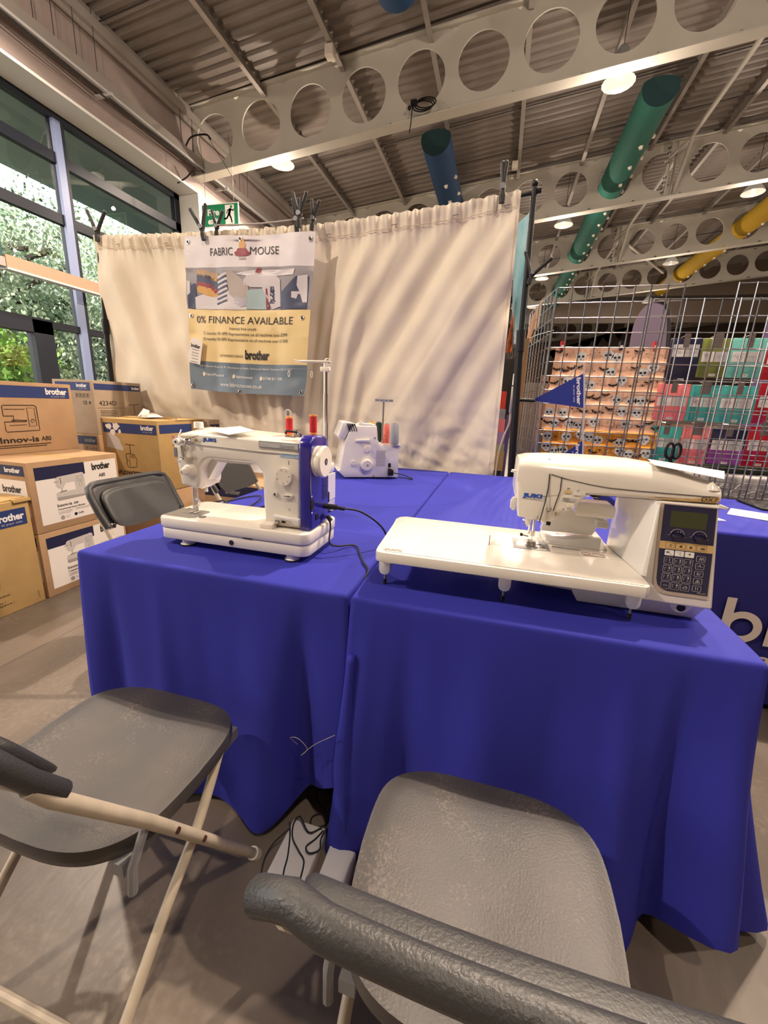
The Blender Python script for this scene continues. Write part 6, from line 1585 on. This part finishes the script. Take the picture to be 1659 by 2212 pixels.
# packets on hooks
pcol={'navy':(.012,.014,.045),'olive':(.18,.21,.045),'teal':(.06,.38,.34),'light teal':(.16,.50,.42),'pink':(.80,.20,.20),'red':(.42,.005,.02),'purple':(.28,.05,.30)}
PM={k:mat('packet_'+k.replace(' ','_'),c,.22,coat=.6) for k,c in pcol.items()}
rows=[[(1.095,1.285,1.415,1.702,'navy'),(1.287,1.457,1.450,1.702,'olive'),(1.462,1.66,1.450,1.704,'light teal'),(1.668,1.86,1.44,1.70,'red')],
      [(1.073,1.277,1.150,1.402,'pink'),(1.280,1.455,1.152,1.400,'teal'),(1.462,1.676,1.150,1.400,'teal'),(1.682,1.86,1.155,1.425,'red')],
      [(1.083,1.282,.855,1.112,'teal'),(1.287,1.463,.850,1.118,'pink'),(1.468,1.680,.857,1.118,'navy'),(1.686,1.865,.860,1.138,'red')]]
rn=['top','middle','bottom']; cn=['first','second','third','fourth']
for ri,row in enumerate(rows):
    for ci,(x0,x1,z0,z1,c) in enumerate(row):
        t=thing('craft_packet','%s craft packet behind the mesh, %s from the left in the %s row'%(c,cn[ci],rn[ri]),'packet',((x0+x1)/2,3.45,z0),'hanging craft packets')
        y=3.45; mb=MB(); mb.rbox(x0,x1,y,y+.012,z0,z1,.004,2); h=z1-z0; purple=(c=='navy' and ri==2)
        if purple: mb.box(x0+.004,x1-.004,y-.0012,y,z0+.006,z0+.45*h,1); 
        obj('wallet',mb,[PM[c],PM['purple']],t)
        mb=MB(); za,zb=z0+.40*h,z0+.66*h
        if c=='navy' and ri==0: za,zb=z0+.58*h,z0+.86*h
        xm=(x0+x1)/2
        mb.box(x0+.012,xm-.003,y-.0018,y-.0002,za,zb,0); mb.box(xm+.003,x1-.012,y-.0018,y-.0002,za,zb,1)
        rnd=random.Random(ri*10+ci)
        for q in range(5):
            cx_,cz_=rnd.uniform(x0+.03,xm-.02),rnd.uniform(za+.012,zb-.012); rr=rnd.uniform(.005,.011)
            mb.tube([(cx_+rr*math.cos(a),y-.0022,cz_+rr*math.sin(a)) for a in [2*PI*i/10 for i in range(10)]],.0012,4,closed=True,mi=2)
        cx_,cz_=(xm+x1)/2,(za+zb)/2; mb.tube([(cx_+.020*math.cos(a),y-.0022,cz_+.020*math.sin(a)) for a in [2*PI*i/14 for i in range(14)]],.0009,4,closed=True,mi=2)
        obj('insert',mb,[M['paper'],M['lightprint'],M['greyprint']],t)
        mb=MB(); bx_=x0+(x1-x0)*.45; mb.box(bx_,bx_+.038,y-.0015,y,z0+.008,z0+.024,0)
        for q in range(8): mb.box(bx_+.004+q*.0038,bx_+.0055+q*.0038,y-.002,y-.0014,z0+.012,z0+.022,1)
        obj('barcode_label',mb,[M['paper'],M['ink']],t)
        mb=MB(); w=.018 if ci%2==0 else .030
        mb.box(xm-w,xm+w,y-.004,y-.001,z1-.06,z1+.03,0); mb.cyl((xm-.006,y-.0045,z1+.0),(xm-.006,y-.004,z1),.003,n=8,mi=1); mb.tube([(xm,y+.11,z1+.022),(xm,y-.01,z1+.022)],.003,6,mi=1)
        obj('hook_tab',mb,[mat('tab_brown_grey',(.16,.13,.115),.35),M['chrome']],t)
# pennants on a ribbon
def pennant(label,tip,top,bot,y,cut=None):
    t=thing('pennant',label,'pennant',(top[0],y,top[1]),'blue pennants on a white ribbon')
    mb=MB(); mb.prism([tip,bot,top],'y',y,y+.002); obj('flag',mb,mat('pennant_blue',(.018,.035,.25),.6),t)
    d=Vector((bot[0]-top[0],0,bot[1]-top[1])); L=d.length; d.normalize(); u=Vector((-d.z,0,d.x)); 
    if u.x<0: u=-u
    o=Vector((top[0],y-.001,top[1]))
    mb=MB(); put_text(mb,'brother',o+d*(L*.10)-u*.040,d,u,w=L*.80,hgt=.024,bold=.04); put_text(mb,'at your side',o+d*(L*.30)-u*.062,d,u,w=L*.50,hgt=.010,bold=.0)
    obj('printed_lettering',mb,M['textwhite'],t)
    mb=MB(); mb.prism([(top[0],top[1]+.01),(top[0]+.012,top[1]+.01),(bot[0]+.012,bot[1]-.01),(bot[0],bot[1]-.01)],'y',y-.002,y+.003); obj('ribbon_edge',mb,M['lightprint'],t)
pennant('blue pennant with white lettering in front of the mesh, upper one',(.205,1.246),(.512,1.432),(.548,1.209),3.12)
pennant('lower blue pennant with white lettering, half hidden by the number-panel machine',(.37,.80),(.574,.99),(.60,.765),3.12)
mb=MB(); mb.prism([(.50,1.50),(.512,1.50),(.524,1.43),(.512,1.43)],'y',3.12,3.122); mb.prism([(.548,1.20),(.560,1.20),(.575,1.05),(.588,.99),(.574,.99),(.560,1.05)],'y',3.12,3.122); mb.tube(smoothcurve([(.505,3.12,1.50),(.47,3.15,1.47),(.43,3.2,1.40)],5),.002,5)
tag(obj('ribbon',mb,M['lightprint']),'white ribbon joining the two blue pennants','ribbon')
mb=MB(); c=(1.10,3.03,.965)
for s in (-1,1): mb.tube([(c[0]+s*.020+.022*math.cos(a),c[1],c[2]+.048*math.sin(a)) for a in [2*PI*i/18 for i in range(18)]],.0085,8,closed=True)
mb.tube([(1.09,3.03,.92),(1.115,3.03,.85)],.012,8)
tag(obj('scissors',mb,M['black']),'black scissors handles hanging on the mesh above the number-panel machine','scissors')
# wrapped roll and dark bundle under the packets
mb=MB(); mb.rbox(1.30,2.3,3.40,3.62,.62,.80,.03,3); 
for k in range(9): mb.tube([(1.32+.1*k,3.398,.65+.012*(k%3)),(1.40+.1*k,3.398,.70+.015*(k%4))],.003,5)
tag(obj('wrapped_bundle',mb,mat('plastic_wrap_grey',(.42,.40,.38),.18,coat=.7,noise_amt=.35,noise_scale=14)),'long bundle wrapped in shiny clear plastic behind the mesh at the right','bundle')
mb=MB(); mb.rbox(1.48,2.3,3.46,3.6,.80,.86,.02,2); tag(obj('fabric_roll',mb,mat('dark_green_fabric',(.02,.03,.015),.9)),'dark green roll lying on the plastic-wrapped bundle','fabric roll')
mb=MB(); mb.rbox(.28,2.4,3.70,4.1,.35,.62,.01); mb.rbox(.28,2.4,3.42,4.1,.30,.36,.01); tag(obj('display_counter',mb,mat('dark_dotted_cloth',(.02,.018,.018),.9)),'low dark covered counter under the fabrics behind the mesh','counter')
# items between the curtain edge and the mesh
mb=MB(); vs=[(.068,3.15,2.44),(-.028,3.75,2.555),(.026,3.75,1.70),(.102,3.15,1.62)]
nseg=14; V=[];F=[]
for i in range(nseg+1):
    a=i/nseg
    for j in range(nseg+1):
        b=j/nseg
        p=(Vector(vs[0])*(1-a)+Vector(vs[1])*a)*(1-b)+(Vector(vs[3])*(1-a)+Vector(vs[2])*a)*b
        p.x+=.008*math.sin(a*5+b*2); V.append(p)
for i in range(nseg):
    for j in range(nseg): q=i*(nseg+1)+j; F.append((q,q+1,q+nseg+2,q+nseg+1))
mb.add(V,F); mb.add([v+Vector((.003,0,0)) for v in V],[f[::-1] for f in F])
t=tag(obj('hanging_poster',mb,mat('pale_blue_poster',(.16,.42,.52),.25,coat=.5,col2=(.36,.60,.70),noise_scale=2.5),angle=180),'pale blue poster hanging behind the right pole, seen nearly edge on','poster')
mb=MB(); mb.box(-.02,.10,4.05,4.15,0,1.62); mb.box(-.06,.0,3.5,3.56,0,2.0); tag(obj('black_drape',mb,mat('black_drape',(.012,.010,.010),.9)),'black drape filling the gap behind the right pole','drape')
mb=MB(); mb.box(.135,.165,3.58,3.66,0,1.72); tag(obj('wooden_post',mb,mat('brown_wood',(.28,.15,.06),.6,noise_amt=.2,noise_scale=20,stretch=(1,1,.1))),'brown wooden post just right of the black pole','post')
mb=MB(); mb.rbox(.064,.086,3.08,3.10,1.155,1.42,.006,2); mb.box(.062,.088,3.078,3.102,1.335,1.342,1); tag(obj('socket_strip',mb,[M['white'],M['ink']]),'white socket strip strapped upright beside the right pole','socket strip')
mb=MB(); mb.box(.055,.085,3.16,3.2,0,1.14); tag(obj('metal_upright',mb,mat('lilac_metal',(.20,.18,.34),.35,metal=.3)),'grey violet metal upright below the socket strip','upright')
mb=MB(); mb.tube(smoothcurve([(.075,3.09,1.155),(.074,3.09,1.08),(.05,3.09,1.0),(.03,3.09,.90),(.022,3.1,.80),(.02,3.1,.6),(.03,3.1,.3),(.05,3.1,.01)],6),.0065,8); tag(obj('beige_cable',mb,M['cream']),'thick beige cable hanging down from the white socket strip','cable')
mb=MB(); cols_=[mat('patch_%d'%i,c,.9) for i,c in enumerate(((.60,.06,.04),(.30,.30,.34),(.70,.20,.22),(.38,.26,.44),(.40,.40,.22),(.55,.36,.14)))]
zt=1.30
for k,hh in enumerate((.12,.07,.09,.09,.05,.14)):
    mb.box(-.02,.035+.006*k,3.10,3.112,zt-hh,zt,k); zt-=hh
tag(obj('patchwork_quilt',mb,cols_),'strip of patchwork quilt peeking out past the right edge of the curtain','quilt')
mb=MB(); mb.tube([(.035,3.62,1.92),(.03,3.62,1.82),(.022,3.62,1.72),(.02,3.62,1.62)],.02,8,rs=[.012,.02,.022,.02]); tag(obj('rust_garment',mb,mat('rust_cloth',(.50,.11,.03),.9,noise_amt=.4,noise_scale=30)),'rust red garment hanging beside the pale blue poster','garment')
mb=MB(); mb.prism([(.165,1.90),(.24,2.06),(.235,1.86),(.19,1.72),(.15,1.74)],'y',3.8,3.803); mb.prism([(.20,1.82),(.21,1.82),(.19,1.75),(.185,1.76)],'y',3.79,3.8,mi=1); tag(obj('peach_sheet',mb,[mat('peach_sheet',(.62,.34,.20),.8),M['ink']]),'peach sheet clipped to the edge-on mesh panel','sheet')
mb=MB(); mb.tube([(.30,3.24,1.72),(.22,3.5,1.735),(.17,3.7,1.74)],.003,6); tag(obj('cable_tie',mb,M['white']),'white cable tie around the corner of the mesh panels','cable tie')
# small clips above fabrics
for x,m,l in ((.40,M['red'],'red and white clip at the left end of the topmost peach fabric'),(.80,M['black'],'black clip on the topmost peach fabric'),(1.02,M['red'],'red and white clip at the right end of the topmost peach fabric')):
    mb=MB(); mb.box(x-.010,x+.010,3.49,3.55,1.63,1.69,0); mb.box(x-.009,x+.009,3.488,3.49,1.64,1.66,1); tag(obj('fabric_clip',mb,[m,M['paper']]),l,'clip')
# flags and bunting farther back
def feather(label,x,y,z0,z1,w,m,name='feather_flag'):
    t=thing(name,label,'flag',(x,y,0),'tall feather flags')
    mb=MB(); pts=[(x-w,z0)]+[(x-w+(w*2-.1)*0,z1-.35)]+[(x-w*math.cos(a)*1.0,z1-.35+.35*math.sin(a)) for a in [PI*i/12 for i in range(1,12)]]+[(x+w,z1-.6),(x+w*.95,z0+.2)]
    mb.prism(pts,'y',y,y+.01); obj('flag',mb,m,t)
    mb=MB(); mb.tube(smoothcurve([(x+w+.01,y,.02),(x+w+.03,y,z1-.9),(x+w+.0,y,z1-.35),(x+w*.6,y,z1-.05),(x-.02,y,z1+.02)],6),.02,8); obj('pole',mb,M['black'],t)
    mb=MB(); mb.cyl((x+w+.01,y,0),(x+w+.01,y,.03),.2,n=20); obj('base',mb,M['black'],t)
feather('lavender feather flag seen through the mesh',1.66,6.0,.6,2.50,.20,mat('lavender_flag',(.085,.062,.10),.8))
feather('dark purple feather flag at the right edge behind the mesh',3.20,6.2,.6,3.3,.28,mat('purple_flag',(.07,.045,.12),.8))
t=thing('bunting','yellow triangular bunting far behind the mesh','bunting',(2,11,2.8))
mb=MB()
for k in range(9):
    a=Vector((1.0+.22*k,11,2.50+.075*k)); b=a+Vector((.22,0,.075)); mb.add([a,a+Vector((.12,0,-.12)),b],[(0,1,2),(2,1,0)]); mb.add([a,b,b+Vector((0,0,.06)),a+Vector((0,0,.06))],[(0,1,2,3),(3,2,1,0)])
obj('pennants',mb,mat('bunting_yellow',(.50,.38,.03),.8),t)['kind']='stuff'
mb=MB(); mb.rbox(2.2,3.4,10.9,11.0,1.9,2.62,.02); tag(obj('far_sign',mb,mat('far_red_sign',(.35,.015,.02),.6)),'dark red sign board far behind the lavender flag','sign')
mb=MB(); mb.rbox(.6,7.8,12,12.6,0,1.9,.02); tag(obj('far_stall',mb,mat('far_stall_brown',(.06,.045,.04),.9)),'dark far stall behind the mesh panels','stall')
# ================================================================ LIGHT, WORLD, CAMERA
def bay_light(x,y,z,p):
    ld=bpy.data.lights.new('bay_lamp_light','SPOT'); ld.energy=p; ld.color=(1,.81,.645); ld.shadow_soft_size=.05; ld.spot_size=math.radians(166); ld.spot_blend=.25
    o=bpy.data.objects.new('bay_lamp_light',ld); C.objects.link(o); o.location=(x,y,z)
    # added point fill below each bell, brightens the deck and beam undersides
    l2=bpy.data.lights.new('roof_fill_light','POINT'); l2.energy=p*.15; l2.color=(1,.81,.65); l2.shadow_soft_size=.035
    o2=bpy.data.objects.new('roof_fill_light',l2); C.objects.link(o2); o2.location=(x,y,z-.40)
PW=900
for x,y,z in ((1.22,8.35,6.08),(-4.6,8.5,5.61),(1.12,13.3,6.0),(5.3,13.3,6.4),(5.2,8.4,6.5)): bay_light(x,y,z-.05,PW*.8)
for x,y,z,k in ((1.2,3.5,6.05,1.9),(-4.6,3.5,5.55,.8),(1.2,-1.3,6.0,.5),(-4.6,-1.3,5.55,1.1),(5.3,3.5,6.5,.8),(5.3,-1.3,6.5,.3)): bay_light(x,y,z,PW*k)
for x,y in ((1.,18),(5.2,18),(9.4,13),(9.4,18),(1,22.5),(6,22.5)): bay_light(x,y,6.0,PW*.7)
# daylight
w=bpy.data.worlds.new('World'); bpy.context.scene.world=w; w.use_nodes=True; nt=w.node_tree
bg=nt.nodes['Background']; sky=nt.nodes.new('ShaderNodeTexSky')
sky.sky_type='NISHITA'; sky.sun_disc=False; sky.sun_elevation=math.radians(50); sky.sun_rotation=math.radians(200); sky.air_density=1.2; sky.dust_density=6.; sky.ozone_density=.6
mx=nt.nodes.new('ShaderNodeMix'); mx.data_type='RGBA'; mx.inputs[0].default_value=.55; mx.inputs[7].default_value=(.9,.95,1,1)
nt.links.new(sky.outputs['Color'],mx.inputs[6]); nt.links.new(mx.outputs[2],bg.inputs['Color']); bg.inputs['Strength'].default_value=2.6
# camera
R_=math.radians
PI_,RO_,AZ_=R_(14.75),R_(2.45),R_(14.8)
cr,sr=math.cos(RO_),math.sin(RO_)
down=Vector((-sr*math.cos(PI_),cr*math.cos(PI_),math.sin(PI_))); fw=Vector((sr*math.sin(PI_),-cr*math.sin(PI_),math.cos(PI_))); rt=down.cross(fw)
A=[rt*math.cos(AZ_)-fw*math.sin(AZ_),fw*math.cos(AZ_)+rt*math.sin(AZ_),-down]   # world axes in camera-pixel axes
camx=Vector((A[0][0],A[1][0],A[2][0])); camy=-Vector((A[0][1],A[1][1],A[2][1])); camz=-Vector((A[0][2],A[1][2],A[2][2]))
cd=bpy.data.cameras.new('Camera'); cam=bpy.data.objects.new('Camera',cd); C.objects.link(cam)
mw=Matrix((camx,camy,camz)).transposed().to_4x4(); mw.translation=Vector((0,0,1.175)); cam.matrix_world=mw
cd.sensor_fit='HORIZONTAL'; cd.sensor_width=36; cd.lens=880/1659*36; cd.clip_start=.02; cd.clip_end=300
sc=bpy.context.scene; sc.camera=cam
sc.view_settings.view_transform='Standard'; sc.view_settings.look='None'; sc.view_settings.gamma=1; sc.view_settings.use_curve_mapping=False; sc.view_settings.exposure=-.2
